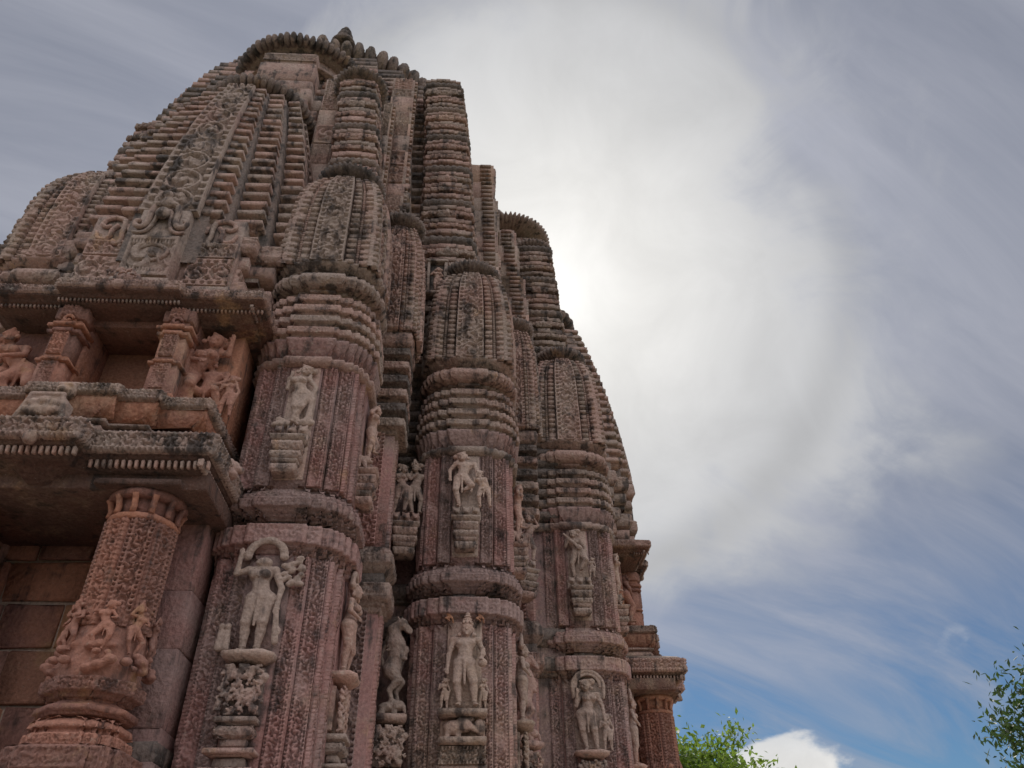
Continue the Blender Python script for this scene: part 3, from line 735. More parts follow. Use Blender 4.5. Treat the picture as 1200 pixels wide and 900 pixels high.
# narrow pilasters standing in the re-entrant angles
PP = [(0.085, 0.17), (0.13, 0.14), (0.14, 0.14)]
def build_pilaster():
    t = empty('pilaster', temple); pl = np.array([(-.15, -.16), (.15, -.16), (.15, .16), (-.15, .16)])
    A = lambda nm, rows, m=ST, rel=None, amp=0.012, pl=pl: part(nm, ring(pl, rows, m, rel, amp, 0.0085 if rel else None, name=nm, ymax=0.1), parent=t)
    A('shaft', [(0.0, 0), (3.62, 0)], GRY, pl=pl*0.86); A('shaft', [(4.06, 0), (5.12, 0)], GRY, pl=pl*0.86)
    for z0, h_ in ((2.0, 1.58), (4.10, 0.98)):
        panel('carved_strip', 0.17, h_, vine, 0.03, STL, t, (-0.03, -0.142, z0), 0, key=h_)
        panel('carved_strip', 0.12, h_, vine, 0.025, STL, t, (0.134, 0.0, z0), PI/2, key=h_)
    A('band_moulding', [(3.57, -0.02), (3.60, 0.0), (3.615, 0.0), (3.617, 0.02), (3.645, 0.02), (3.647, 0.042), (3.667, 0.05), (3.775, 0.05), (3.78, 0.0)], ST, frieze)
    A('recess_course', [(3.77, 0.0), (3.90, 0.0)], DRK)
    A('band_moulding', [(3.865, 0.0), (3.90, 0.02), (3.925, 0.05), (4.0, 0.05), (4.05, 0.02), (4.08, -0.02)], STC, frieze)
    z = 5.08
    for i in range(6):
        A('band_moulding', [(z, 0.0), (z+0.04, 0.0), (z+0.045, 0.06), (z+0.115, 0.06), (z+0.12, 0.02), (z+0.15, 0.02)], DRK if i % 2 else ST, frieze, 0.012); z += 0.15
    A('roll_moulding', [(z, 0.02), (z+0.02, 0.06), (z+0.08, 0.08), (z+0.15, 0.06), (z+0.16, 0.0)], ST, frieze, 0.006)
    mini_spire(t, 0.27, z+0.16, 1.45, n=24, lata=0.34, disc=0.26, nrib=30, rots=(0, 90), disch=0.14)
    return t
pil = build_pilaster(); pil.location = (-0.74, 5.55, 0); pil['label'] = 'narrow pilaster and spire in the angle left of the corner tower'
copy_tree(pil, temple, (0.52, 7.12, 0), label='narrow pilaster and spire in the angle right of the corner tower')
copy_tree(pil, temple, (-4.16, 5.55, 0), label='narrow pilaster in the angle at the far left')

# core walls behind the towers
def octant_plan(q):
    """q: (u, v) points from the middle of the front to the diagonal; mirrored eight times round the temple's axis"""
    h = [(u, -v) for u, v in q]; m_ = [(v, -u) for u, v in reversed(q)]
    if abs(h[-1][0]-m_[0][0])+abs(h[-1][1]-m_[0][1]) < 1e-6: m_ = m_[1:]
    h = h+m_; P = []
    for k in range(4):
        c, s = [(1, 0), (0, 1), (-1, 0), (0, -1)][k]
        P += [(x*c-y*s, x*s+y*c) for x, y in h]
    P = np.array(P); return P[[i for i in range(len(P)) if np.hypot(*(P[i]-P[i-1])) > 1e-6]]
BADA = octant_plan([(0.95, 3.40), (1.36, 3.40), (1.36, 2.80), (1.72, 2.80), (1.72, 2.40), (2.15, 2.40), (2.15, 2.15)])
axis = (X0, YC, 0)
part('core_wall', ring(BADA, [(0.0, 0), (5.1, 0)], GRY, name='core_wall'), axis)
for z0, z1, o in ((3.62, 3.78, 0.07), (3.9, 4.05, 0.06)):
    part('band_moulding', ring(BADA, [(z0, 0), (z0+0.03, o-0.03), (z0+0.05, o-0.03), (z0+0.055, o), (z1, o), (z1+0.03, o-0.04), (z1+0.04, 0)], DRK, name='band_moulding'), axis)
z = 5.05
while z < 6.1:
    o = 0.05+0.02*math.sin(z*5); part('recess_course', ring(BADA, [(z, 0), (z+0.03, 0.0), (z+0.035, o), (z+0.10, o), (z+0.105, 0.0), (z+0.13, 0)], DRK, name='recess_course'), axis); z += 0.13

def gandi_h(z): t = (z-6.0)/6.2; return 1.0-0.06*t-0.10*t**2-0.09*t**5
GPL = octant_plan([(0.55, 2.95), (0.55, 2.85), (1.25, 2.85), (1.25, 2.62), (1.75, 2.62), (1.75, 2.3), (2.15, 2.3), (2.15, 2.15)])
z = 6.05
while z < 12.2:
    h_ = random.uniform(0.15, 0.20); k = gandi_h(z)
    pl = GPL*k; o = 0.035
    part('core_course', ring(pl, [(z, -0.03), (z+0.05, -0.03), (z+0.055, o), (z+h_*0.8, o), (z+h_*0.85, -0.03), (z+h_+0.01, -0.03)], STC if random.random() < .5 else DRK, name='core_course', jit=0.003), axis); z += h_

# great columns of stacked courses with ribbed cushions
def column(cf, hf, z0, z1, label, bh=0.66):
    t = empty('bhumi_column', temple, label=label); t.name = 'stacked_column'
    z = z0; i = 0
    per = 6
    while z < z1:
        k = i % per; cx, cy = cf(z); h = hf(z)
        if k == per-1:
            part('ribbed_cushion', ring(rib_plan(h*1.06), [(0, -0.05), (0.02, -0.005), (0.05, 0.012), (0.085, 0.008), (0.115, -0.015), (0.13, -0.06)], DRK, name='ribbed_cushion'), (cx, cy, z), parent=t); z += 0.125
        else:
            hh = 0.104+0.014*random.random(); o = [0.0, 0.012, -0.012, 0.014, -0.004][k]+random.gauss(0, 0.004)
            part('course', ring(steps_plan(h, [(0.34, 1.0), (0.64, 0.955), (0.90, 0.90)]), [(0, -0.05), (0.034, -0.05), (0.037, o-0.004), (0.042, o), (hh-0.014, o), (hh-0.008, o-0.010), (hh, -0.05)], ST if random.random() < 0.7 else STC, frieze if k in (1, 3) else None, 0.010, 0.010 if k in (1, 3) else None, name='course', jit=0.003, minseg=0.03, ymax=0.05), (cx, cy, z), random.gauss(0, 0.006), parent=t); z += hh
            if k in (2, 4):
                pass
            if k == 3:
                for rz in (0, PI/2):
                    g_ = part('gable_ornament', gable, (cx+math.sin(rz)*(h+0.0), cy-math.cos(rz)*(h+0.0), z-0.11), rz, parent=t); g_.scale = (h/0.28,)*3
        i += 1
    return t
def rib_plan(s):
    """rounded square with knuckles along its rim"""
    n = 26; P = []
    for i in range(n*3):
        a = 2*PI*i/(n*3); c, q = math.cos(a), math.sin(a); r = (abs(c)**5+abs(q)**5)**(-1/5)*0.98
        k = 1.0 if i % 3 else 0.945
        P.append((c*r*s*k, q*r*s*k))
    return np.array(P)
gable = sculpt([('b', (0, 0.02, 0.03), (0.11, 0.025, 0.022), 0.006), ('b', (0, 0.015, 0.07), (0.07, 0.025, 0.022), 0.008), ('e', (0, -0.008, 0.06), (0.035, 0.018, 0.035), 0.004), ('e', (0, -0.02, 0.058), (0.018, 0.012, 0.018), 0.002),
                ('e', (-0.07, -0.005, 0.035), (0.03, 0.014, 0.018), 0.004), ('e', (0.07, -0.005, 0.035), (0.03, 0.014, 0.018), 0.004), ('e', (0, 0.01, 0.112), (0.022, 0.018, 0.022), 0.006)], 0.009, ST, 'gable_ornament')
def mirror_xy(x, y): return X0+YC-y, YC-(x-X0)
ca = lambda z: (-1.20-0.075*(z-7.6), 5.24+0.055*(z-7.6)+0.012*max(0, z-8.5)**2)
ha = lambda z: 0.262-0.020*(z-7.6)
cb = lambda z: (-0.28-0.035*(z-8.0)-0.013*max(0, z-9.5)**2, 6.38+0.035*(z-8.0)+0.013*max(0, z-9.5)**2)
hb = lambda z: 0.33-0.014*(z-7.6)
column(ca, ha, 6.2, 9.85, 'stacked column of worn courses rising behind the tower beside the balcony')
cc = lambda z: (1.04-0.05*(z-8.0), 8.28+0.02*(z-8.0))
column(cc, lambda z: 0.31-0.018*(z-8.0), 6.2, 10.2, 'stacked column behind the farther right tower')
column(cb, hb, 6.2, 11.75, 'tall stacked column rising behind the corner tower')
column(lambda z: (2*X0-ca(z)[0]+0.30, ca(z)[1]), ha, 6.2, 8.65, 'stacked column on the left outline, lower')
column(lambda z: (-4.15+0.37*(z-9.4), 6.45+0.05*(z-8)), hb, 7.2, 12.05, 'stacked column on the left outline, farther back')

for x_, y_, zt_ in ((*ca(9.9), 9.9), (*cc(10.2), 10.27)):
    part('ribbed_disc', lathe_ribs(0.33, 0.16, 34, DRK), (x_, y_, zt_+0.06)); part('disc_cap', ring(circ(0.2, 16), [(0, 0), (0.08, -0.03), (0.16, -0.12)], DRK, name='disc_cap'), (x_, y_, zt_+0.13))
for fx, fy in ((0.56, 8.80),):
    h2 = empty('second_tier_spire', temple, (fx, fy, 0), label='second tier spire packed between the stacked columns')
    mini_spire(h2, 0.68, 6.3, 4.55, n=34, disc=0.73, nrib=60, rots=(0, 90), disch=0.22, am=ST)
# flat carved ribs between the columns, each a pile of ashlar with toothed right edges
def rib(u_, v_, w, d, z0, z1, lean=0.05, mirror=False, label=None, mm=None):
    t = empty('spire_band', temple, label=label)
    z = z0; i = 0
    while z < z1:
        h_ = random.uniform(0.20, 0.42); zz = z-z0
        v = v_-lean*zz-0.006*zz*zz*1.6; u = u_-lean*0.35*zz
        if mirror: cx, cy, rz = X0+v, YC-u, PI/2
        else: cx, cy, rz = X0+u, YC-v, 0.0
        b = part('ashlar', ring([(-w/2, 0), (w/2, 0), (w/2, d), (-w/2, d)], [(0, -0.004), (0.006, 0), (h_-0.006, 0), (h_, -0.004)], (mm or (PALE, ST, STC))[random.choice((0, 1, 1))], name='ashlar', jit=0.003), (cx, cy, z), rz, parent=t)
        c, s = math.cos(rz), math.sin(rz)
        if i % 3 != 1:
            fn = random.choice((vine, frieze, foliage))
            panel('carved_panel', w*0.8, h_*0.86, fn, 0.03, STC, t, (cx+s*0.004, cy-c*0.004, z+h_*0.07), rz, step=0.011, key=random.random())
        nt = max(1, int(h_/0.075))
        sides = (1,) if not mirror else (-1,)
        for q in range(nt):
            for sg in sides:
                lx = sg*(w/2+0.012); ly = d*0.22
                part('tooth_block', tooth, (cx+lx*c-ly*s, cy+lx*s+ly*c, z+(q+0.5)*h_/nt), rz, parent=t)
        z += h_; i += 1
    return t
tooth = ring([(-0.022, -0.07), (0.026, -0.07), (0.026, 0.08), (-0.022, 0.08)], [(-0.026, -0.006), (-0.02, 0), (0.012, 0), (0.022, -0.01)], ST, name='tooth_block')
rib(1.50, 2.62, 0.30, 0.4, 7.6, 11.55, 0.045, label='flat carved band of pale ashlar between the two stacked columns')
rib(1.50, 2.80, 0.30, 0.5, 7.6, 10.5, 0.0, True, label='flat carved band on the right flank of the spire')
rib(0.80, 3.32, 0.24, 0.5, 6.9, 10.0, 0.06, label='flat toothed band between balcony spire and stacked column')
rib(0.80, 3.32, 0.24, 0.5, 6.9, 10.0, 0.06, True, label='flat toothed band on the right side beside the far spire')
rib(1.40-0.0, 2.98, 0.10, 0.4, 6.9, 10.3, 0.05, label='thin toothed strip right of the first stacked column')
rib(1.98, 2.36, 0.12, 0.3, 7.4, 11.5, 0.035, True, label='thin toothed strip on the right of the tall stacked column')

# summit: neck, great ribbed disc built of single ribs, cap and finial
SC = (-2.29, 8.52, 0)
part('summit_neck', ring(circ(1.55, 40), [(11.9, 0.1), (12.2, 0), (12.6, 0), (12.7, 0.15)], ST, name='summit_neck'), SC)
summit = empty('summit_disc', temple, SC, label='great ribbed stone disc crowning the spire')
part('disc_core', ring(circ(1.86, 48), [(12.62, -0.3), (12.72, -0.05), (12.92, 0.0), (13.1, -0.1), (13.2, -0.35), (13.26, -0.8), (13.4, -1.2)], DRK, name='disc_core'), parent=summit)
ribm = [sculpt([('e', (0, 0, 0), (0.25, 0.100, 0.27), 0.02), ('e', (0.10+dx, 0, dz), (0.14, 0.085, 0.15), 0.03)], 0.032, DRK, 'disc_rib', noise=0.004) for dx, dz in ((0, 0.05), (0.03, -0.03), (-0.04, 0.02))]
NR = 66
for i in range(NR):
    a = 2*PI*i/NR
    o = part('disc_rib', random.choice(ribm), (1.83*math.cos(a), 1.83*math.sin(a), 12.92+random.gauss(0, 0.012)), a+random.gauss(0, 0.012), parent=summit); q = random.uniform(0.93, 1.05); o.scale = (q, q, q*random.uniform(0.92, 1.05))
part('finial', sculpt([('e', (0, 0, 0.0), (0.20, 0.20, 0.07), 0.02), ('e', (0, 0, 0.10), (0.16, 0.16, 0.06), 0.02), ('e', (0, 0, 0.22), (0.13, 0.13, 0.11), 0.02), ('e', (0, 0, 0.36), (0.10, 0.10, 0.05), 0.015), ('e', (0, 0, 0.44), (0.06, 0.06, 0.08), 0.015)], 0.025, DRK, 'finial'), (-2.11, 6.70, 13.22))

# ------------------------------------------------------------------ the projecting bay: porch, balcony niche and large half spire
def yl(Y): return Y-YC
def front_plan(st, back):
    """st: [(half width, front Y), ...] from the middle outwards, in the temple's axis frame"""
    L = []
    for i, (u, Y) in enumerate(st):
        L.append((u, yl(Y)))
        if i+1 < len(st): L.append((u, yl(st[i+1][1])))
    L.append((st[-1][0], yl(back)))
    return [(-a, b) for a, b in reversed(L)]+L
def bay_axis_fix(P): return P

def lotus_big(x, y, w, h):
    p = 0.11; a = np.mod(x, p)/p-0.5; q = y/max(h, 1e-4)
    return np.sqrt(np.clip(1-(a*2)**2, 0, 1))*np.sin(np.clip(q, 0, 1)*PI)**0.5
rib_small = sculpt([('e', (0, 0, 0), (0.10, 0.045, 0.105), 0.006)], 0.016, DRK, 'disc_rib')

extras = []
def build_bay(detail=True):
    t = empty('projecting_bay', temple, axis)
    B = lambda nm, x0, x1, Y0, Y1, z0, z1, m, **k: part(nm, box(x0, x1, yl(Y0), yl(Y1), z0, z1, m, name=nm, **k), parent=t)
    R = lambda nm, pl, rows, m, rel=None, amp=0.014, step=0.009: part(nm, ring(pl, rows, m, rel, amp, step if rel else None, name=nm), parent=t)
    # --- porch: back wall of big squared stones set in pale mortar
    B('mortar_bed', -0.95, 0.95, 4.84, 5.1, 0.0, 3.9, MORT)
    z = 1.9; row = 0
    while z < 3.84:
        h_ = [0.30, 0.34, 0.26, 0.33, 0.29, 0.27, 0.3, 0.31][row % 8]; h_ = min(h_, 3.85-z); x = -0.9-[0.1, 0.27, 0.0, 0.2][row % 4]
        while x < 0.75:
            w = random.uniform(0.24, 0.50)
            if x+w > -0.95:
                sl = random.uniform(-0.014, 0.002); pl = [(max(-0.95, x)+0.008, yl(4.805)+random.uniform(0, 0.02)), (min(0.9, x+w)-0.008, yl(4.805)+random.uniform(0, 0.02)), (min(0.9, x+w)-0.008, yl(4.85)), (max(-0.95, x)+0.008, yl(4.85))]
                part('stone', ring(pl, [(z+0.008, -0.006), (z+0.016, 0), (z+h_-0.018+sl, 0), (z+h_-0.010+sl, -0.006)], random.choice((RED, ORG, REDC, RED, ORG)), jit=0.006, name='stone'), parent=t)
            x += w
        z += h_; row += 1
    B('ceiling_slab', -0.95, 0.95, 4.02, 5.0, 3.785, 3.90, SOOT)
    for sg in (-1, 1):
        a, b = sorted((sg*0.60, sg*0.86)); 
        for z0, z1 in ((0.0, 2.6), (2.6, 3.02), (3.02, 3.36), (3.36, 3.80)): e_ = random.uniform(0, 0.012); B('side_pier', a+e_*0.5, b-e_*0.5, 4.46+e_, 4.95, z0, z1, random.choice((GRY, RED, GRY)), bev=0.008, jit=0.004)
        B('pier_base', a-0.05, b+0.03, 4.38, 4.95, 0.0, 2.42, GRY)
        B('pier_base', a-0.03, b+0.02, 4.41, 4.95, 2.42, 2.52, DRK)
    # --- lower eave
    E1 = front_plan([(0.27, 3.76), (0.97, 3.90)], 4.75)
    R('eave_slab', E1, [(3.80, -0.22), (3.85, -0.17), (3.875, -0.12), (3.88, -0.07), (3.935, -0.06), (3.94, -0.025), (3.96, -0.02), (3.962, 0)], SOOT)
    R('eave_band', E1, [(3.958, -0.02), (3.96, 0.0), (4.10, 0.0), (4.105, -0.015)], STC, vine_h, 0.024, 0.007)
    R('eave_roof', E1, [(4.10, -0.01), (4.13, -0.06), (4.22, -0.30), (4.26, -0.34)], DRK)
    de = ring([(-0.009, -0.016), (0.009, -0.016), (0.009, 0.016), (-0.009, 0.016)], [(-0.024, -0.003), (-0.018, 0), (0.018, 0), (0.024, -0.003)], PALE, name='eave_tooth')
    def teeth(pl, off, zc, me, gap, ylim, nm):
        P = np.array(pl); 
        mit, N = normals2(P)
        for i in range(len(P)):
            a = P[i]; b = P[(i+1) % len(P)]; L = np.hypot(*(b-a))
            if N[i][1] > 0.5: continue
            k = int((L-0.02)/gap) if L > 0.2 else 0
            for q in range(k):
                p = a+(b-a)*((q+0.5)/k)+N[i]*off
                if p[1] > ylim: continue
                part(nm, me, (p[0], p[1], zc), math.atan2(N[i][0], -N[i][1]), parent=t)
    teeth(E1, -0.052, 3.908, de, 0.034, yl(4.6), 'eave_tooth')
    # gable block carved with figures on the eave's middle
    part('eave_gable', sculpt([('b', (0, 0.03, 0.07), (0.12, 0.05, 0.07), 0.02), ('b', (0, 0.03, 0.15), (0.08, 0.05, 0.035), 0.02), ('c', (-0.13, -0.02, 0.0), (-0.09, -0.02, 0.16), 0.018, 0.014, 0.01), ('c', (0.13, -0.02, 0.0), (0.09, -0.02, 0.16), 0.018, 0.014, 0.01), ('c', (-0.09, -0.02, 0.17), (0.09, -0.02, 0.17), 0.016, 0.016, 0.01)]
          + [('e', (x, -0.03, z), (r, 0.03, r), 0.008) for x, z, r in ((-0.05, 0.10, 0.03), (0.0, 0.115, 0.032), (0.055, 0.10, 0.03), (-0.03, 0.05, 0.04), (0.03, 0.05, 0.04), (0.08, 0.05, 0.028), (-0.08, 0.05, 0.028))], 0.009, STC, 'eave_gable'), (0, yl(3.80), 4.10), parent=t)
    part('corner_beast', sculpt([('e', (0, 0, 0.05), (0.07, 0.08, 0.06), 0.01), ('e', (0.03, -0.04, 0.09), (0.045, 0.045, 0.045), 0.01), ('e', (0.05, -0.08, 0.07), (0.03, 0.03, 0.025), 0.006), ('e', (0.0, -0.06, 0.02), (0.05, 0.05, 0.03), 0.008), ('e', (0.02, -0.01, 0.14), (0.03, 0.03, 0.02), 0.008)], 0.009, STC, 'corner_beast'), (0.93, yl(4.28), 4.0), PI/3, parent=t)
    part('boss', sculpt([('e', (0, 0, 0), (0.038, 0.04, 0.045), 0.01), ('e', (0, -0.025, -0.02), (0.022, 0.022, 0.022), 0.006)], 0.008, ST, 'boss'), (0.02, yl(3.75), 3.955), parent=t)
    # --- balcony under the niche
    E2 = front_plan([(0.28, 3.98), (0.52, 4.04), (0.80, 4.12)], 4.9)
    R('balcony_base', E2, [(4.08, -0.14), (4.125, -0.12), (4.13, -0.10), (4.19, -0.095)], RED)
    R('stepped_fillet', E2, [(4.185, -0.07), (4.19, -0.055), (4.205, -0.05), (4.245, -0.075), (4.255, -0.09)], ST)
    R('stepped_fillet', E2, [(4.25, -0.075), (4.255, -0.045), (4.27, -0.04), (4.285, -0.075), (4.295, -0.09)], ST)
    R('petal_moulding', E2, [(4.29, -0.085), (4.305, -0.075), (4.42, -0.025), (4.43, -0.022)], RED, lotus_big, 0.022)
    R('balcony_rail', E2, [(4.425, -0.03), (4.43, 0.0), (4.505, 0.0), (4.51, -0.02), (4.515, -0.06)], STC, vine_h, 0.020, 0.007)
    R('niche_floor', E2, [(4.50, -0.03), (4.522, -0.05)], RED)
    part('lion_face', sculpt([('e', (0, 0, 0), (0.06, 0.05, 0.06), 0.01), ('e', (0, -0.05, -0.02), (0.03, 0.03, 0.025), 0.006), ('e', (-0.03, -0.035, 0.025), (0.018, 0.016, 0.016), 0.004), ('e', (0.03, -0.035, 0.025), (0.018, 0.016, 0.016), 0.004), ('c', (-0.05, 0, 0.05), (0.05, 0, 0.05), 0.018, 0.018, 0.008)], 0.008, ST, 'lion_face'), (-0.02, yl(3.97), 4.43), parent=t)
    # --- niche storey
    DU = 0.045
    B('niche_back', DU-0.30, DU+0.30, 4.60, 4.80, 4.50, 5.40, ORG)
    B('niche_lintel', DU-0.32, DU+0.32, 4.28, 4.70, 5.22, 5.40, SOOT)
    for sg in (-1, 1):
        a, b = sorted((sg*0.262, sg*0.47)); B('niche_jamb', DU+a, DU+b, 4.30, 4.78, 4.50, 5.38, RED)
        a, b = sorted((sg*0.50, sg*0.80)); B('storey_wall', a, b, 4.44, 4.9, 4.50, 5.4, RED)
        # engaged niche pilaster: base, two carved stages, capital with volute
        px = DU+sg*0.365; py = yl(4.235)
        for z0, z1, hw, d, mm in ((4.52, 4.555, 0.105, 0.10, RED), (4.555, 4.58, 0.085, 0.08, RED), (4.58, 4.775, 0.075, 0.065, REDC), (4.775, 4.795, 0.095, 0.085, RED), (4.795, 4.815, 0.08, 0.07, RED), (4.815, 4.985, 0.070, 0.060, REDC), (4.985, 5.01, 0.095, 0.09, RED), (5.01, 5.03, 0.08, 0.07, RED), (5.03, 5.055, 0.105, 0.10, RED), (5.055, 5.10, 0.07, 0.06, RED), (5.10, 5.19, 0.09, 0.075, REDC)):
            hw *= 1.15; d *= 0.9; z0 = 4.52+(z0-4.52)*1.15; z1 = 4.52+(z1-4.52)*1.15
            c_ = steps_plan(1.0, [(hw*0.55, d+0.03), (hw*0.8, d+0.01), (hw, d)]) if False else np.array([(-hw, -d), (-hw*0.6, -d), (-hw*0.6, -d-0.02), (hw*0.6, -d-0.02), (hw*0.6, -d), (hw, -d), (hw, 0.1), (-hw, 0.1)])
            part('pilaster_stage', ring(c_, [(z0, -0.004), (z0+0.006, 0), (z1-0.006, 0), (z1, -0.004)], mm, name='pilaster_stage'), (px, py, 0), parent=t)
        for z0, h_ in ((4.60, 0.20), (4.865, 0.185), (5.195, 0.09)):
            panel('carved_panel', 0.092, h_, vine, 0.018, REDC, t, (px, py-0.082-(0.008 if z0 > 5 else 0), z0), 0, step=0.006)
        vol = [(0.036*math.cos(a)*(1-a/9), 0, 0.036*math.sin(a)*(1-a/9)) for a in np.linspace(0, 6.0, 18)]
        part('volute', tube(vol, 0.012, RED, name='volute'), (px+0.01, py-0.10, 5.16), parent=t)
    # --- upper eave
    E3 = front_plan([(0.42, 4.03), (0.98, 4.11)], 4.95)
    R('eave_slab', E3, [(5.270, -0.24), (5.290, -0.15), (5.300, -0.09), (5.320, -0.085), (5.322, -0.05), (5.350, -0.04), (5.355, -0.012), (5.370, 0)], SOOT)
    R('eave_band', E3, [(5.366, -0.02), (5.368, 0.0), (5.445, 0.0), (5.450, -0.015)], STC, vine_h, 0.020, 0.007)
    R('eave_roof', E3, [(5.445, -0.01), (5.470, -0.05), (5.560, -0.24), (5.600, -0.26)], DRK)
    de2 = ring([(-0.007, -0.012), (0.007, -0.012), (0.007, 0.012), (-0.007, 0.012)], [(-0.012, -0.002), (0.012, -0.002)], ST, name='eave_tooth')
    teeth(E3, -0.075, 5.308, de2, 0.026, yl(4.3), 'eave_tooth')
    part('boss', sculpt([('e', (0, 0, 0), (0.045, 0.035, 0.04), 0.01)], 0.008, ST, 'boss'), (0, yl(4.02), 5.39), parent=t)
    part('eave_scroll', sculpt(shift(curl_block(14, 0.22, 0.09, 5), (0, 0, 0)), 0.009, ST, 'eave_scroll'), (0, yl(4.08), 5.46), parent=t)
    # --- great arched ornament block above the eave
    B('ornament_block', -0.60, 0.60, 4.40, 5.3, 5.45, 6.50, ST, bev=0.01)
    B('ornament_block', -0.19, 0.19, 4.27, 4.5, 5.66, 6.46, ST, bev=0.01)
    B('sill_block', -0.62, 0.62, 4.34, 4.5, 5.62, 5.70, ST); B('sill_block', -0.21, 0.21, 4.22, 4.4, 5.58, 5.66, ST)
    for sg in (-1, 1):
        panel('carved_panel', 0.34, 0.28, vine_h, 0.04, STC, t, (sg*0.41, yl(4.40), 5.73), 0, step=0.009, key=sg)
        panel('carved_panel', 0.34, 0.16, frieze, 0.035, STC, t, (sg*0.41, yl(4.41), 6.04), 0, step=0.009)
        panel('carved_panel', 0.38, 0.24, vine_h, 0.035, STC, t, (sg*0.605, yl(4.62), 5.73), sg*PI/2, step=0.009)
        for pth, r_, yy in (([(0.015, 6.50), (0.06, 6.50), (0.10, 6.45), (0.105, 6.37), (0.10, 6.30), (0.12, 6.235), (0.17, 6.22), (0.205, 6.26), (0.19, 6.30), (0.165, 6.29)], 0.028, 4.25),
                            ([(0.0, 6.42), (0.035, 6.43), (0.055, 6.39), (0.055, 6.32), (0.07, 6.25), (0.095, 6.19), (0.15, 6.165), (0.20, 6.175)], 0.020, 4.255),
                            ([(0.21, 6.47), (0.25, 6.41), (0.24, 6.35), (0.27, 6.31), (0.31, 6.33), (0.31, 6.38)], 0.022, 4.38),
                            ([(0.36, 6.44), (0.43, 6.47), (0.51, 6.44), (0.53, 6.38), (0.49, 6.35), (0.45, 6.37)], 0.024, 4.385),
                            ([(0.36, 6.44), (0.345, 6.36), (0.355, 6.29), (0.335, 6.22), (0.345, 6.17), (0.39, 6.165), (0.40, 6.21)], 0.024, 4.385),
                            ([(0.40, 6.38), (0.44, 6.32), (0.43, 6.25), (0.47, 6.21), (0.53, 6.23), (0.55, 6.30)], 0.022, 4.385)):
            q_ = np.array(pth); tt = np.linspace(0, len(q_)-1, 26)
            xs = np.interp(tt, range(len(q_)), q_[:, 0]); zs = np.interp(tt, range(len(q_)), q_[:, 1])
            for _ in range(2): xs[1:-1] = (xs[:-2]+2*xs[1:-1]+xs[2:])/4; zs[1:-1] = (zs[:-2]+2*zs[1:-1]+zs[2:])/4
            part('scroll', tube([(sg*a_, 0, b_) for a_, b_ in zip(xs, zs)], r_, ST, name='scroll', taper=[1-0.3*k_/25 for k_ in range(26)]), (0, yl(yy), 0), parent=t)
    part('medallion', sculpt([('e', (0.115*math.cos(a)*1.0, 0, 0.085*math.sin(a)), (0.02, 0.02, 0.02), 0.012) for a in np.linspace(0, 2*PI, 22)]+[('e', (0, 0, 0), (0.05, 0.03, 0.05), 0.01), ('e', (-0.05, 0, -0.02), (0.03, 0.02, 0.03), 0.01), ('e', (0.05, 0, -0.02), (0.03, 0.02, 0.03), 0.01)], 0.01, ST, 'medallion'), (0, yl(4.265), 5.96), parent=t)
    panel('carved_panel', 0.36, 0.42, frieze, 0.03, STC, t, (0, yl(4.268), 5.70), 0, step=0.008)
    part('finial_knot', sculpt([('e', (0, 0, 0), (0.05, 0.045, 0.06), 0.01), ('e', (0, -0.03, 0.07), (0.035, 0.03, 0.035), 0.008), ('e', (-0.06, 0, -0.02), (0.035, 0.03, 0.03), 0.008), ('e', (0.06, 0, -0.02), (0.035, 0.03, 0.03), 0.008), ('e', (0, -0.02, -0.14), (0.055, 0.04, 0.06), 0.01), ('e', (0, -0.05, -0.16), (0.02, 0.02, 0.02), 0.005)], 0.009, ST, 'finial_knot'), (0, yl(4.24), 6.50), parent=t)
    # --- half spire: base courses, stacked blocks beside a carved middle band
    zc = 5.5
    for i, (h_, o) in enumerate(((0.16, 0.04), (0.20, 0.08), (0.12, -0.02), (0.16, 0.05), (0.22, 0.09), (0.10, -0.02))):
        pl = front_plan([(0.62, 4.50), (0.80, 4.60), (0.96, 4.78)], 5.6)
        rr = [(0, -0.06), (0.02, o-0.02), (0.05, o), (h_-0.04, o), (h_-0.015, o-0.02), (h_, -0.06)] if i in (1, 4) else [(0, -0.06), (0.02, -0.05), (0.025, o), (h_-0.02, o), (h_, -0.05)]
        part('base_course', ring(pl, [(zc+a, b) for a, b in rr], STC if i % 2 else ST, frieze if i in (1, 4) else None, 0.008, 0.011 if i in (1, 4) else None, name='base_course', jit=0.003), parent=t); zc += h_
    zb, zt = 6.46, 9.02
    HK = lambda z: 1-0.17*(z-zb)/(zt-zb)-0.26*((z-zb)/(zt-zb))**2          # scale of plan about its own axis
    yc_ = yl(5.42)
    corep = front_plan([(0.30, 4.36), (0.44, 4.44), (0.74, 4.56), (0.95, 4.72)], 5.84)
    cp = np.array(corep)
    cs = [(zb-0.5+(zt-zb+0.5)*i/12) for i in range(13)]
    Vv = []; 
    for zq in cs:
        k = float(HK(max(zq, zb))); Vv.append(np.column_stack([cp[:, 0]*k, (cp[:, 1]-yc_)*k+yc_, np.full(len(cp), zq)]))
    nV = len(cp); Vv = np.vstack(Vv); ii = np.arange(nV); jj = (ii+1) % nV
    QQ = np.vstack([np.stack([q*nV+ii, q*nV+jj, (q+1)*nV+jj, (q+1)*nV+ii], 1) for q in range(12)])
    Vv = np.vstack([Vv, [[0, yc_, zt]]]); TT = np.stack([12*nV+ii, 12*nV+jj, np.full(nV, len(Vv)-1)], 1)
    part('half_spire_core', mesh_data('half_spire_core', Vv, QQ, TT, DRK), parent=t)
    def bend(z):
        zz = np.clip(z+zb, zb, zt); k = HK(zz); return k, (yl(4.325)-yc_)*k+yc_
    panel('spire_panel', 0.46, zt-zb-0.02, vine, 0.05, STC, t, (0, 0, zb), 0, step=0.011, bend=bend, key='bay')
    n = 19
    blocks = {}
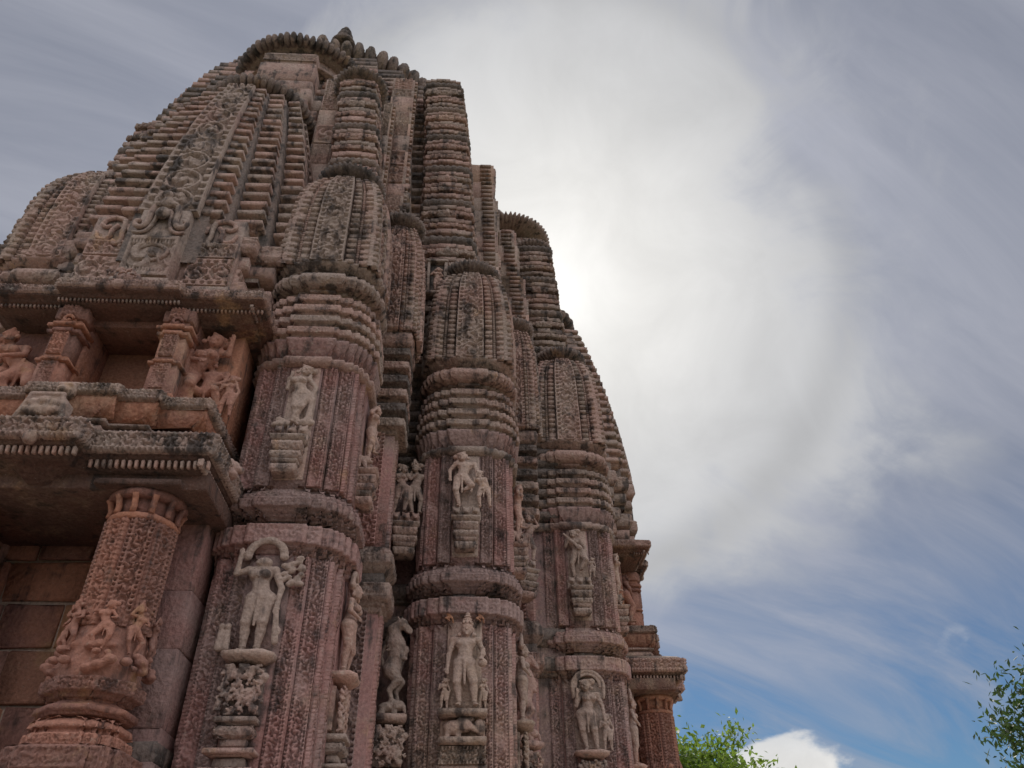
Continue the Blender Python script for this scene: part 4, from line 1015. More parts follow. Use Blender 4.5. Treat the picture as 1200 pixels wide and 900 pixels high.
    def course_block(w, dep, h_):
        q = (round(w, 2), round(dep, 2), round(h_, 3))
        if q not in blocks:
            blocks[q] = [ring([(-w/2, -dep/2), (w/2, -dep/2), (w/2, dep/2), (-w/2, dep/2)], [(0, -0.045), (h_*0.34, -0.045), (h_*0.37, -0.006), (h_*0.42, 0), (h_*0.70, 0), (h_*0.74, -0.012), (h_*0.86, -0.016), (h_*0.90, -0.045)], mm, jit=0.003, name='course_block') for mm in (ST, STC)]
        return random.choice(blocks[q])
    for i in range(n):
        z0 = zb+(zt-zb)*i/n; h_ = (zt-zb)/n; k = float(HK(z0+h_/2))
        for sg in (-1, 1):
            for (u0_, u1_, Y0, Y1) in ((0.240, 0.405, 4.335, 4.62), (0.475, 0.705, 4.435, 4.75), (0.775, 0.97, 4.565, 5.02)):
                cx = sg*(u0_+u1_)/2*k; cy = (yl((Y0+Y1)/2)-yc_)*k+yc_
                part('course_block', course_block((u1_-u0_)*round(k*20)/20, (Y1-Y0)*round(k*20)/20, h_), (cx, cy, z0), random.gauss(0, 0.012), parent=t)
            if True:
                for (Y0, Y1, u_) in ((5.10, 5.34, 0.955), (5.42, 5.66, 0.935)):
                    cx = sg*(u_-0.06)*k; cy = (yl((Y0+Y1)/2)-yc_)*k+yc_
                    part('course_block', course_block(0.14, (Y1-Y0)*0.95, h_), (cx, cy, z0), random.gauss(0, 0.012), parent=t)
    part('spire_neck', ring(circ(0.42, 36), [(8.9, 0.06), (9.06, 0.0), (9.26, 0.0), (9.32, 0.06)], ST, name='spire_neck'), (-0.03, yl(5.5), 0), parent=t)
    d = empty('ribbed_disc', temple, (X0-0.03, 5.5, 9.40)); extras.append((d, (-0.03, yl(5.5)-0.26, 9.40), (-0.03, yl(5.5), 9.40)))
    part('disc_core', ring(circ(0.52, 40), [(-0.10, -0.12), (-0.05, -0.01), (0.05, 0), (0.10, -0.1), (0.13, -0.3)], DRK, name='disc_core'), parent=d)
    for i in range(48):
        a = 2*PI*i/48; o = part('disc_rib', rib_small, (0.53*math.cos(a), 0.53*math.sin(a), random.gauss(0, 0.006)), a, parent=d); o.scale = (random.uniform(0.84, 1.0),)*3
    # --- plain stepped mass and second ribbed disc behind
    t2z = 8.2
    for i, (z0, z1, hw, Y0, mm) in enumerate(((8.1, 9.0, 0.56, 5.45, ST), (9.0, 9.55, 0.47, 5.52, ST), (9.55, 9.85, 0.42, 5.57, ST), (9.85, 10.12, 0.39, 5.62, STC), (10.12, 10.40, 0.39, 5.66, STC), (10.40, 10.62, 0.372, 5.69, ST), (10.625, 11.02, 0.365, 5.70, STC), (11.02, 11.3, 0.345, 5.73, STC))):
        B('upper_block', -hw, hw, Y0, 6.4, z0, z1, mm, bev=0.02, jit=0.004)
        if i in (2, 3, 4):
            for sg in (-1, 1): B('tooth_course', min(sg*hw, sg*(hw+0.10)), max(sg*hw, sg*(hw+0.10)), Y0+0.14, 6.4, z0+0.02, z1-0.05, ST, jit=0.004)
            panel('carved_panel', hw*1.3, (z1-z0)*0.8, vine_h, 0.02, STC, t, (0, yl(Y0), z0+0.03), 0, step=0.012)
    panel('carved_panel', 0.68, 0.14, frieze, 0.02, STC, t, (0, yl(5.73), 11.09), 0, step=0.012)
    for zz in np.arange(8.2, 11.2, 0.19):
        for sg in (-1, 1):
            k = 1-0.02*(zz-8.2); B('stepped_course', min(sg*0.42, sg*0.68*k), max(sg*0.42, sg*0.68*k), 5.80+0.05*(zz-8.2), 6.7, zz, zz+0.13, random.choice((ST, STC, DRK)), jit=0.004)
    part('spire_neck', ring(circ(0.72, 36), [(11.1, 0.1), (11.25, 0.02), (11.4, 0.0), (11.46, 0.1)], ST, name='spire_neck'), (0, yl(6.55), 0), parent=t)
    d = empty('ribbed_disc', temple, (X0, 6.55, 11.52)); extras.append((d, (0, yl(6.55), 11.52), None))
    part('disc_core', ring(circ(0.87, 40), [(-0.12, -0.12), (-0.05, -0.01), (0.05, 0), (0.15, -0.1), (0.2, -0.5), (0.3, -0.7)], DRK, name='disc_core'), parent=d)
    for i in range(68):
        a = 2*PI*i/68; o = part('disc_rib', rib_small, (0.88*math.cos(a), 0.88*math.sin(a), random.gauss(0, 0.006)), a, parent=d); o.scale = (random.uniform(0.88, 1.05),)*3
    return t
def build_column(t, x, y):
    """round porch column: moulded base, ring of worn figures, deep scroll carving, ring capital"""
    c = empty('porch_column', t, (X0+x, YC+y, 0))
    oct_ = lambda r: circ(r, 8, PI/8)
    A = lambda nm, pl, rows, m, rel=None, amp=0.012, step=None: part(nm, ring(pl, rows, m, rel, amp, step, name=nm), parent=c)
    sqp = steps_plan(1.0, [(0.16, 0.27), (0.22, 0.24), (0.235, 0.235)])
    A('column_base', sqp, [(0, 0), (2.0, 0), (2.30, 0), (2.31, -0.02)], RED)
    A('column_base', sqp, [(2.30, -0.03), (2.31, -0.005), (2.41, -0.005), (2.42, -0.04)], REDC, frieze, 0.012, 0.008)
    A('base_moulding', steps_plan(1.0, [(0.10, 0.215), (0.15, 0.20), (0.165, 0.165)]), [(2.415, -0.02), (2.42, 0.0), (2.475, 0.0), (2.478, -0.02), (2.50, -0.025), (2.503, 0.0), (2.53, -0.01), (2.545, -0.03), (2.55, -0.06)], REDC, frieze, 0.012, 0.007)
    A('base_moulding', oct_(0.24), [(2.545, -0.075), (2.56, -0.045), (2.562, -0.015), (2.575, -0.012), (2.577, 0), (2.603, 0.0), (2.606, -0.015), (2.63, -0.06), (2.645, -0.075)], RED)
    A('base_moulding', oct_(0.235), [(2.63, -0.07), (2.642, -0.055), (2.645, -0.035), (2.665, -0.025), (2.668, 0.0), (2.735, 0.0), (2.74, -0.02), (2.75, -0.06)], REDC, frieze, 0.016, 0.007)
    A('column_shaft', circ(0.172, 40), [(2.74, 0.0), (3.0, 0), (3.62, 0)], REDC)
    for i in range(8):
        a = PI/8+i*PI/4; w = 0.125
        panel('carved_strip', w, 0.60, vine, 0.028, REDC, c, (math.sin(a)*0.170, -math.cos(a)*0.170, 3.0), a, step=0.006, key='col')
    # foot of the shaft: tiers of foliage and dancing figures
    P = []
    r = np.random.default_rng(4)
    for i in range(60):
        a = r.uniform(0, 2*PI); z = r.uniform(2.76, 2.90); rr = 0.20+0.05*math.sin((z-2.74)/0.16*PI); s = r.uniform(0.02, 0.035)
        P.append(('e', (rr*math.cos(a), rr*math.sin(a), z), (s, s, s*0.7), 0.008))
    P.append(('c', (0, 0, 2.76), (0, 0, 2.92), 0.205, 0.195, 0.03))
    part('foliage_collar', sculpt(P, 0.011, REDC, 'foliage_collar'), parent=c)
    for i in range(8):
        a = i*PI/4+0.2; s_ = 0.27
        key = 'dancer%d' % (i % 3)
        f = lambda i=i: figure(True, hip=(0.05*(-1)**i, 0, 0.47), chest=(-0.03*(-1)**i, 0, 0.68), hd=(0.04*(-1)**i, -0.02, 0.87), legs=[((-0.13, -0.05, 0.26), (-0.04, 0, 0.045)), ((0.14, -0.05, 0.28), (0.06, 0, 0.045))], arms=[((-0.19, -0.02, 0.72), (-0.12, -0.06, 0.90)), ((0.19, -0.02, 0.62), (0.10, -0.08, 0.60))], hands=False, crown=bool(i % 2))
        statue(key, f, s_, REDC, c, (math.sin(a)*0.212, -math.cos(a)*0.212, 2.86), a, res=0.02, name='dancer_relief')
    A('ring_band', circ(0.19, 40), [(3.60, -0.03), (3.605, 0.0), (3.625, 0.008), (3.64, 0.0), (3.645, -0.03)], RED)
    A('column_neck', circ(0.165, 32), [(3.64, 0), (3.79, 0)], RED)
    for i in range(12):
        a = 2*PI*i/12; part('capital_rib', tube([(0.19, 0, 3.64), (0.185, 0, 3.68), (0.20, 0, 3.73), (0.215, 0, 3.75)], 0.018, RED, name='capital_rib') if i == 0 else bpy.data.meshes['capital_rib'], (0, 0, 0), a, parent=c)
    A('ring_band', circ(0.215, 40), [(3.735, -0.03), (3.74, 0.0), (3.765, 0.004), (3.785, -0.004), (3.79, -0.03)], RED)
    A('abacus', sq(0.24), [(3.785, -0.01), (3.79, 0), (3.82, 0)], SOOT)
    return c
bay = build_bay(True); bay['label'] = 'projecting bay with porch column, niche balcony and large block-sided spire'
pc = build_column(temple, 0.575, yl(4.20)); pc['label'] = 'round red porch column with a ring of worn figures at its foot'
copy_tree(pc, temple, (X0-0.575, 4.20, 0), 0, 'round porch column on the other side of the porch'); extras.append((pc, (-0.575, yl(4.20), 0), None)); extras.append((pc, (0.575, yl(4.20), 0), None))
for d_, l_, _ in extras: copy_tree(d_, temple, (X0+0.14-l_[1], YC+0.55+l_[0], l_[2]), PI/2, {'r': 'ribbed disc on the edge-on bay at the right', 'p': 'porch column seen at the lower right edge of the temple'}[d_.name[0]])
rb = copy_tree(bay, temple, (X0+0.14, YC+0.55, 0), PI/2, 'projecting bay seen edge-on at the right outline')

for k_ in kids(rb):
    if k_.name.split('.')[0] in ('course_block', 'eave_tooth') and k_.location.x > 0.02: bpy.data.objects.remove(k_); continue
    if k_.name.split('.')[0] in ('half_spire_core', 'course_block', 'spire_panel', 'base_course') or (k_.name.startswith('spire_neck') and k_.location.y < -3):
        k_.location.y -= 0.26

# ------------------------------------------------------------------ carved figures on the walls
def pedestal_upper(x, y, z, rz=0.0, seed=3):
    """beast bracket on an inverted stepped corbel, z = where the feet stand"""
    c, s = math.cos(rz), math.sin(rz)
    if 'bracket' not in _fig: _fig['bracket'] = sculpt(lions(3, 0.24), 0.008, ST, 'beast_bracket')
    part('beast_bracket', _fig['bracket'], (x, y, z-0.105), rz)
    pl = lambda w, d: np.array([(-w, -d), (w, -d), (w, 0.05), (-w, 0.05)])
    for z0, z1, w0, w1, d in ((-0.145, -0.105, 0.10, 0.115, 0.11), (-0.215, -0.15, 0.080, 0.10, 0.09), (-0.275, -0.225, 0.090, 0.10, 0.095), (-0.31, -0.275, 0.075, 0.085, 0.08), (-0.375, -0.32, 0.075, 0.085, 0.085)):
        part('corbel_step', ring(pl(w0, d), [(z0, -0.006), (z0+0.006, 0), (z1-0.012, w1-w0), (z1, w1-w0), (z1, w1-w0-0.01)], ST, frieze if z1-z0 > 0.05 else None, 0.01, 0.008 if z1-z0 > 0.05 else None, name='corbel_step', minseg=0.03), (x, y, z), rz)

def pedestal_lower(x, y, z, rz=0.0, seed=1, hw=0.15):
    kp = 'curl%d' % seed
    pl = np.array([(-hw, -0.09), (-hw*0.6, -0.13), (hw*0.6, -0.13), (hw, -0.09), (hw, 0.05), (-hw, 0.05)])
    part('foot_slab', ring(pl, [(-0.055, -0.06), (-0.03, -0.01), (-0.01, 0.0), (0.0, -0.01)], PALE, name='foot_slab', jit=0.003), (x, y, z), rz)
    if kp not in _fig: _fig[kp] = sculpt(curl_block(95, 0.24, 0.28, seed), 0.0075, ST, 'foliage_bracket')
    part('foliage_bracket', _fig[kp], (x, y-0.02*math.cos(rz), z-0.34), rz)
    p2 = np.array([(-0.11, -0.10), (0.11, -0.10), (0.11, 0.05), (-0.11, 0.05)])
    for z0, z1, o in ((-0.385, -0.345, 0.0), (-0.45, -0.39, -0.015), (-0.50, -0.45, -0.04), (-0.54, -0.505, 0.02), (-0.60, -0.545, -0.03), (-0.66, -0.60, 0.03), (-0.76, -0.66, 0.04)):
        part('pedestal_step', ring(p2, [(z0, o-0.024), (z0+0.008, o-0.022), (z0+0.012, o-0.002), (z0+0.016, o), (z1-0.006, o), (z1, o-0.006)], ST, frieze if z1-z0 > 0.055 else None, 0.01, 0.008 if z1-z0 > 0.055 else None, name='pedestal_step', minseg=0.03), (x, y, z), rz)

def back_slab(x, y, z, w, h, rz=0.0, m=PALE):
    part('back_slab', ring([(-w/2, -0.012), (w/2, -0.012), (w/2, 0.03), (-w/2, 0.03)], [(0, -0.004), (0.006, 0), (h-0.006, 0), (h, -0.004)], m, name='back_slab', jit=0.003), (x, y, z), rz)

def canopy(cx=0.0, z=0.90, r=0.15): return arch(r, z, cx, 0.030, 14)
DANCE1 = dict(hip=(0.035, 0, 0.50), chest=(-0.03, -0.01, 0.70), hd=(0.03, -0.02, 0.885))
def f_broken():
    P = figure(True, hip=(0.02, 0, 0.51), chest=(-0.01, -0.01, 0.72), hd=(0.0, -0.0, 0.86), headless=True, legs=[((-0.06, -0.02, 0.28), (-0.055, 0, 0.045)), ((0.07, -0.03, 0.28), (0.055, 0, 0.045))], arms=[((-0.21, -0.02, 0.74), (-0.20, -0.03, 0.92)), ((0.175, -0.01, 0.60), (0.165, -0.04, 0.42))])
    P += [('e', (0.0, -0.02, 0.85), (0.07, 0.05, 0.05), 0.02)] + canopy(0.0, 0.92, 0.15)
    r = np.random.default_rng(3)
    for i in range(26):
        x = r.uniform(0.16, 0.34); P.append(('e', (x, 0.0, r.uniform(0.62, 0.92)), (0.03, 0.028, 0.026), 0.012))
    for x in (-0.19, -0.24): P.append(('c', (x, 0, 0.05), (x, 0, 0.20), 0.035, 0.025, 0.015)); P.append(('e', (x, -0.01, 0.24), (0.026, 0.026, 0.03), 0.006))
    P.append(('c', (0.165, -0.04, 0.42), (0.19, -0.02, 0.10), 0.02, 0.028, 0.01)); P.append(('e', (0.19, -0.02, 0.20), (0.035, 0.03, 0.04), 0.008))
    return P
def f_nayika():
    P = figure(True, **DANCE1, legs=[((-0.02, -0.05, 0.28), (0.035, -0.02, 0.045)), ((0.045, -0.06, 0.27), (-0.03, -0.03, 0.055))], arms=[((-0.15, 0, 0.60), (-0.12, -0.05, 0.78)), ((0.175, 0, 0.62), (0.16, -0.03, 0.44))], yaw=0.25, tilt=0.25)
    P += [('c', (0.16, -0.01, 0.44), (0.15, 0, 0.10), 0.03, 0.05, 0.02), ('c', (-0.18, 0.0, 0.10), (-0.05, -0.02, 0.02), 0.04, 0.03, 0.02), ('e', (0.13, 0, 0.06), (0.10, 0.05, 0.06), 0.02), ('e', (-0.16, 0, 0.02), (0.10, 0.06, 0.05), 0.02)]
    return P
def f_guardian():
    return figure(False, hip=(-0.01, 0, 0.50), chest=(0.0, -0.01, 0.70), hd=(0.01, -0.03, 0.875), crown=True, bun=0, yaw=-0.08, tilt=0.03, legs=[((-0.085, -0.02, 0.27), (-0.055, 0, 0.045)), ((0.085, -0.02, 0.27), (0.10, 0, 0.045))], arms=[((-0.175, 0.0, 0.58), (-0.185, -0.02, 0.43)), ((0.185, 0.0, 0.60), (0.165, -0.08, 0.54))]) + [('e', (0.175, -0.08, 0.47), (0.05, 0.045, 0.05), 0.01), ('c', (0.17, -0.07, 0.56), (0.185, -0.05, 0.64), 0.03, 0.02, 0.01)]
def f_attendant():
    return figure(True, hip=(0.03, 0, 0.49), chest=(-0.02, 0, 0.69), hd=(0.02, -0.02, 0.87), hands=False, arms=[((-0.16, 0, 0.60), (-0.09, -0.07, 0.66)), ((0.16, 0, 0.58), (0.12, -0.03, 0.42))])
def f_couple():
    a = figure(False, hip=(-0.02, 0, 0.52), chest=(0.02, -0.01, 0.72), hd=(-0.02, -0.03, 0.895), bun=-1, yaw=-0.3, tilt=-0.2, legs=[((-0.10, -0.05, 0.29), (-0.045, 0, 0.045)), ((0.12, -0.07, 0.36), (0.02, -0.03, 0.30))], arms=[((-0.19, 0, 0.66), (-0.18, -0.05, 0.50)), ((0.19, -0.03, 0.62), (0.24, -0.06, 0.50))])
    b = shift(figure(True, hip=(0.05, 0, 0.48), chest=(-0.04, -0.02, 0.66), hd=(-0.07, -0.04, 0.84), bun=1, yaw=0.6, tilt=-0.3, legs=[((-0.06, -0.05, 0.27), (-0.03, 0, 0.045)), ((0.14, -0.03, 0.30), (0.16, 0.0, 0.045))], arms=[((-0.17, -0.05, 0.56), (-0.20, -0.07, 0.40)), ((0.12, -0.03, 0.52), (0.03, -0.09, 0.45))]), (0.26, -0.01, 0.0), 0.70)
    return a+b
def f_arched():
    P = figure(True, hip=(-0.03, 0, 0.50), chest=(0.02, -0.01, 0.70), hd=(-0.02, -0.03, 0.885), bun=1, yaw=-0.25, tilt=-0.12, legs=[((-0.085, -0.02, 0.28), (-0.045, 0, 0.045)), ((0.06, -0.03, 0.28), (0.085, 0, 0.045))], arms=[((-0.15, -0.02, 0.60), (-0.135, -0.07, 0.76)), ((0.185, 0, 0.60), (0.20, -0.03, 0.45))])
    P += shift(f_attendant(), (0.22, 0, 0.0), 0.52)
    P += arch(0.20, 0.87, 0.02, 0.022, 18)+arch(0.155, 0.87, 0.02, 0.016, 16)
    for s in (-1, 1): P.append(('c', (0.02+s*0.20, 0, 0.87), (0.02+s*0.19, 0, 0.72), 0.028, 0.024, 0.01))
    return P
def f_lute():
    P = figure(True, hip=(0.04, 0, 0.50), chest=(-0.03, -0.01, 0.69), hd=(-0.03, -0.03, 0.875), bun=1, yaw=-0.4, tilt=-0.15, legs=[((-0.08, -0.02, 0.28), (-0.05, 0, 0.045)), ((0.15, -0.08, 0.32), (0.06, -0.04, 0.16))], arms=[((-0.17, -0.02, 0.62), (-0.13, -0.09, 0.70)), ((0.16, 0, 0.60), (0.14, -0.04, 0.44))])
    P += [('c', (-0.20, -0.10, 0.84), (0.04, -0.11, 0.56), 0.02, 0.03, 0.01), ('e', (0.05, -0.11, 0.56), (0.05, 0.035, 0.05), 0.01)]
    P += shift(f_attendant(), (0.25, 0, 0.0), 0.42)
    return P
def f_side():
    P = figure(True, hip=(-0.03, 0, 0.50), chest=(0.03, -0.01, 0.70), hd=(0.0, -0.03, 0.885), bun=-1, yaw=-0.2, tilt=0.1, arms=[((-0.17, -0.02, 0.62), (-0.08, -0.09, 0.58)), ((0.20, -0.01, 0.74), (0.19, -0.03, 0.90))])
    return P+canopy(0.04, 0.93, 0.15)
def f_side2():
    return figure(True, hip=(0.04, 0, 0.50), chest=(-0.02, -0.01, 0.70), hd=(0.03, -0.04, 0.885), bun=1, yaw=0.3, tilt=0.2, legs=[((-0.05, -0.03, 0.28), (-0.02, 0, 0.045)), ((0.12, -0.08, 0.33), (0.03, -0.06, 0.20))], arms=[((-0.18, 0, 0.70), (-0.06, -0.04, 0.86)), ((0.17, -0.02, 0.62), (0.11, -0.09, 0.56))])
def f_pair():
    a = figure(True, hip=(0.05, 0, 0.50), chest=(0.0, -0.02, 0.70), hd=(0.05, -0.03, 0.88), bun=-1, yaw=0.5, tilt=0.15, legs=[((-0.03, -0.03, 0.28), (-0.06, 0, 0.045)), ((0.12, -0.03, 0.27), (0.10, 0, 0.045))], arms=[((-0.16, -0.02, 0.60), (-0.06, -0.09, 0.64)), ((0.17, -0.04, 0.68), (0.24, -0.07, 0.74))])
    b = figure(False, hip=(-0.03, 0.02, 0.52), chest=(0.02, 0, 0.74), hd=(-0.03, -0.03, 0.93), bun=1, crown=True, yaw=-0.5, tilt=-0.15, arms=[((-0.18, -0.05, 0.66), (-0.26, -0.09, 0.62)), ((0.20, 0.0, 0.84), (0.12, 0, 0.98))], legs=[((-0.09, -0.02, 0.28), (-0.04, 0, 0.045)), ((0.09, -0.02, 0.28), (0.07, 0, 0.045))])
    return shift(a, (-0.13, -0.03, 0))+shift(b, (0.14, 0.0, 0))
def f_embrace():
    """large figure leaning over a seated smaller one"""
    a = figure(True, hip=(-0.10, -0.02, 0.47), chest=(0.06, -0.06, 0.66), hd=(0.10, -0.08, 0.84), bun=1, yaw=0.5, tilt=0.35, legs=[((-0.20, -0.10, 0.28), (-0.26, -0.02, 0.05)), ((0.0, -0.14, 0.30), (-0.10, -0.06, 0.08))], arms=[((-0.08, -0.10, 0.62), (0.04, -0.16, 0.56)), ((0.22, -0.06, 0.70), (0.24, -0.10, 0.84))])
    b = shift(figure(False, hip=(0.0, 0, 0.44), chest=(0.02, 0, 0.66), hd=(-0.02, -0.03, 0.86), crown=True, bun=0, yaw=-0.4, legs=[((-0.14, -0.16, 0.42), (-0.10, -0.10, 0.20)), ((0.12, -0.14, 0.40), (0.16, -0.06, 0.18))], arms=[((-0.18, -0.06, 0.62), (-0.22, -0.12, 0.72)), ((0.17, -0.02, 0.60), (0.10, -0.10, 0.50))]), (0.10, 0.02, -0.05), 0.80)
    c = shift(f_attendant(), (0.30, -0.04, 0.0), 0.48)
    return a+b+c+[('e', (0.02, -0.05, 0.08), (0.13, 0.10, 0.10), 0.03)]
def f_flying():
    return figure(True, hip=(0.06, 0, 0.52), chest=(-0.02, -0.03, 0.68), hd=(-0.02, -0.05, 0.87), bun=0, crown=True, hands=False, legs=[((-0.10, -0.12, 0.40), (0.06, -0.08, 0.30)), ((0.18, -0.08, 0.40), (0.22, 0, 0.22))], arms=[((-0.20, -0.04, 0.70), (-0.16, -0.07, 0.90)), ((0.19, -0.04, 0.66), (0.10, -0.12, 0.70))])

(ax_, ay_), (bx_, by_), (cx_, cy_) = CT['a'], CT['b'], CT['c']
# tower beside the balcony
statue('broken', f_broken, 0.635, PALE, temple, (ax_-0.03, ay_-0.455, 2.99), 0, 'headless woman statue under a leafy arch, low on the tower beside the balcony')
back_slab(ax_, ay_-0.40, 2.98, 0.26, 0.62, m=GRY); pedestal_lower(ax_-0.02, ay_-0.42, 2.99, seed=1)
statue('nayika', f_nayika, 0.53, PALE, temple, (ax_-0.01, ay_-0.452, 4.53), 0, 'woman statue with crossed legs, high on the tower beside the balcony')
pedestal_upper(ax_-0.02, ay_-0.42, 4.52); back_slab(ax_, ay_-0.40, 4.14, 0.20, 0.93)
statue('side', f_side, 0.60, PALE, temple, (ax_+0.455, ay_-0.02, 2.99), PI/2, 'woman statue in profile on the right side of the tower beside the balcony, lower')
pedestal_lower(ax_+0.42, ay_, 2.99, PI/2, seed=2)
statue('side2', f_side2, 0.52, PALE, temple, (ax_+0.452, ay_, 4.53), PI/2, 'woman statue in profile on the right side of the tower beside the balcony, upper')
pedestal_upper(ax_+0.42, ay_, 4.52, PI/2)
# corner tower
statue('guardian', f_guardian, 0.61, PALE, temple, (bx_+0.02, by_-0.465, 3.0), 0, 'crowned male guardian statue standing frontally, low on the corner tower', name='statue')
back_slab(bx_+0.01, by_-0.40, 2.97, 0.25, 0.68)
for s in (-1, 1):
    statue('attendant', f_attendant, 0.22, PALE, temple, (bx_+0.01+s*0.135, by_-0.44, 2.99), 0, 'small attendant statue at the guardian\'s feet, on the %s' % ('left', 'right')[s > 0])
    statue('flying', f_flying, 0.15, ORG, temple, (bx_+0.0+s*0.115, by_-0.44, 3.57), 0, 'tiny garland bearer statue above the guardian, on the %s' % ('left', 'right')[s > 0])
for (z, h_, w) in ((2.93, 0.05, 0.17), (2.745, 0.05, 0.165)):
    part('foot_slab', ring([(-w, -0.13), (w, -0.13), (w, 0.05), (-w, 0.05)], [(0, -0.02), (0.015, 0), (h_-0.01, 0), (h_, -0.01)], ST, name='foot_slab', jit=0.003), (bx_+0.01, by_-0.40, z))
part('animal_relief', sculpt([('b', (0, 0.05, 0.07), (0.155, 0.03, 0.065), 0.01), ('e', (-0.06, -0.02, 0.075), (0.075, 0.05, 0.05), 0.012), ('e', (0.02, -0.04, 0.085), (0.045, 0.04, 0.045), 0.01), ('c', (0.03, -0.05, 0.09), (0.09, -0.06, 0.05), 0.028, 0.016, 0.01), ('e', (0.115, -0.03, 0.075), (0.04, 0.04, 0.055), 0.01), ('c', (-0.10, -0.03, 0.05), (-0.11, -0.04, 0.0), 0.022, 0.018, 0.008), ('c', (-0.03, -0.03, 0.05), (-0.03, -0.04, 0.0), 0.022, 0.018, 0.008), ('c', (0.06, -0.03, 0.13), (-0.02, -0.04, 0.12), 0.02, 0.02, 0.01)], 0.0075, ST, 'animal_relief'), (bx_+0.01, by_-0.43, 2.79))
panel('carved_panel', 0.32, 0.11, vine_h, 0.03, ST, temple, (bx_+0.01, by_-0.47, 2.63), 0, step=0.007)
part('foot_slab', ring([(-0.17, -0.12), (0.17, -0.12), (0.17, 0.05), (-0.17, 0.05)], [(2.2, 0), (2.62, 0), (2.63, -0.01)], ST, name='foot_slab'), (bx_+0.01, by_-0.36, 0))
statue('couple', f_couple, 0.53, PALE, temple, (bx_-0.03, by_-0.455, 4.55), 0, 'statue of a woman with a smaller companion, high on the corner tower')
pedestal_upper(bx_+0.0, by_-0.42, 4.545); back_slab(bx_, by_-0.40, 4.14, 0.20, 0.93)
statue('side', f_side, 0.60, PALE, temple, (bx_+0.455, by_-0.02, 2.99), PI/2, 'worn statue in profile on the right side of the corner tower, lower')
pedestal_lower(bx_+0.42, by_, 2.99, PI/2, seed=2)
statue('side2', f_side2, 0.52, PALE, temple, (bx_+0.452, by_, 4.53), PI/2, 'worn statue in profile on the right side of the corner tower, upper')
pedestal_upper(bx_+0.42, by_, 4.52, PI/2)
# farther right tower
statue('arched', f_arched, 0.61, PALE, temple, (cx_-0.01, cy_-0.455, 2.99), 0, 'woman statue under a round arch with a small child, on the farther right tower')
back_slab(cx_, cy_-0.40, 2.96, 0.26, 0.66, m=ST); pedestal_lower(cx_, cy_-0.42, 2.99, seed=2)
statue('lute', f_lute, 0.52, PALE, temple, (cx_-0.02, cy_-0.452, 4.55), 0, 'woman statue lifting one knee, high on the farther right tower')
pedestal_upper(cx_, cy_-0.42, 4.545); back_slab(cx_, cy_-0.40, 4.14, 0.20, 0.93)
statue('side', f_side, 0.60, PALE, temple, (cx_+0.455, cy_-0.02, 2.95), PI/2, 'statue in profile on the right side of the farther right tower, lower')
pedestal_lower(cx_+0.42, cy_, 2.95, PI/2, seed=1)
statue('side2', f_side2, 0.50, PALE, temple, (cx_+0.452, cy_, 4.53), PI/2, 'statue in profile on the right side of the farther right tower, upper')
pedestal_upper(cx_+0.42, cy_, 4.52, PI/2)
# deep angles between towers: rearing beasts below, small couples above
for (x, y, rz, lb) in ((-0.50, 5.78, 0.1, 'left of the corner tower'), (0.52, 6.62, 0.45, 'right of the corner tower'), (-1.66, 4.92, 0.15, 'in the dark angle beside the porch')):
    statue('beast', rearing_beast, 0.66, ST, temple, (x, y, 2.98), rz, 'rearing horse-like beast statue in the recess '+lb)
    part('foot_slab', ring([(-0.11, -0.10), (0.11, -0.10), (0.11, 0.2), (-0.11, 0.2)], [(-0.06, -0.02), (-0.04, 0), (-0.01, 0), (0, -0.02)], ST, name='foot_slab'), (x, y, 2.97), rz)
    if 'curl1' in _fig: part('foliage_bracket', _fig['curl1'], (x, y-0.03, 2.62), rz)
    part('recess_block', box(-0.12, 0.12, -0.07, 0.2, 2.0, 2.62, ST, name='recess_block'), (x, y, 0), rz)
for (x, y, rz, lb) in ((-0.50, 5.80, 0.1, 'left of the corner tower'), (0.54, 6.70, 0.45, 'right of the corner tower')):
    statue('pair', f_pair, 0.46, ST, temple, (x, y, 4.56), rz, 'small standing couple statue in the recess '+lb)
    pedestal_upper(x, y+0.02, 4.55, rz)
statue('attendant', f_attendant, 0.42, REDC, temple, (-1.66, 4.98, 4.50), 0.1, 'small woman statue in the dark angle beside the balcony')
part('back_slab', box(-0.12, 0.12, 0.0, 0.3, 4.1, 5.05, RED, name='back_slab'), (-1.66, 5.02, 0), 0.1)
part('back_slab', ring([(-0.14, -0.04), (0.14, -0.04), (0.14, 0.1), (-0.14, 0.1)], [(-0.03, -0.01), (-0.02, 0), (0.02, 0), (0.03, -0.01)], REDC, name='back_slab'), (-1.66, 4.98, 4.46), 0.1)
# small dancer in a niche high between the towers
nx, ny, nz = -0.37, 5.98, 7.28
part('niche_frame', box(-0.11, -0.075, -0.03, 0.1, -0.03, 0.40, ST, name='niche_frame'), (nx, ny, nz)); part('niche_frame', box(0.075, 0.11, -0.03, 0.1, -0.03, 0.40, ST, name='niche_frame'), (nx, ny, nz))
part('niche_frame', box(-0.075, 0.075, 0.02, 0.1, -0.03, 0.40, DRK, name='niche_frame'), (nx, ny, nz)); part('niche_frame', box(-0.12, 0.12, -0.04, 0.1, -0.07, -0.03, ST, name='niche_frame'), (nx, ny, nz)); part('niche_frame', box(-0.12, 0.12, -0.04, 0.1, 0.40, 0.44, ST, name='niche_frame'), (nx, ny, nz))
statue('side2', f_side2, 0.34, PALE, temple, (nx, ny+0.01, nz), 0, 'tiny dancer statue in a small niche above the corner tower')
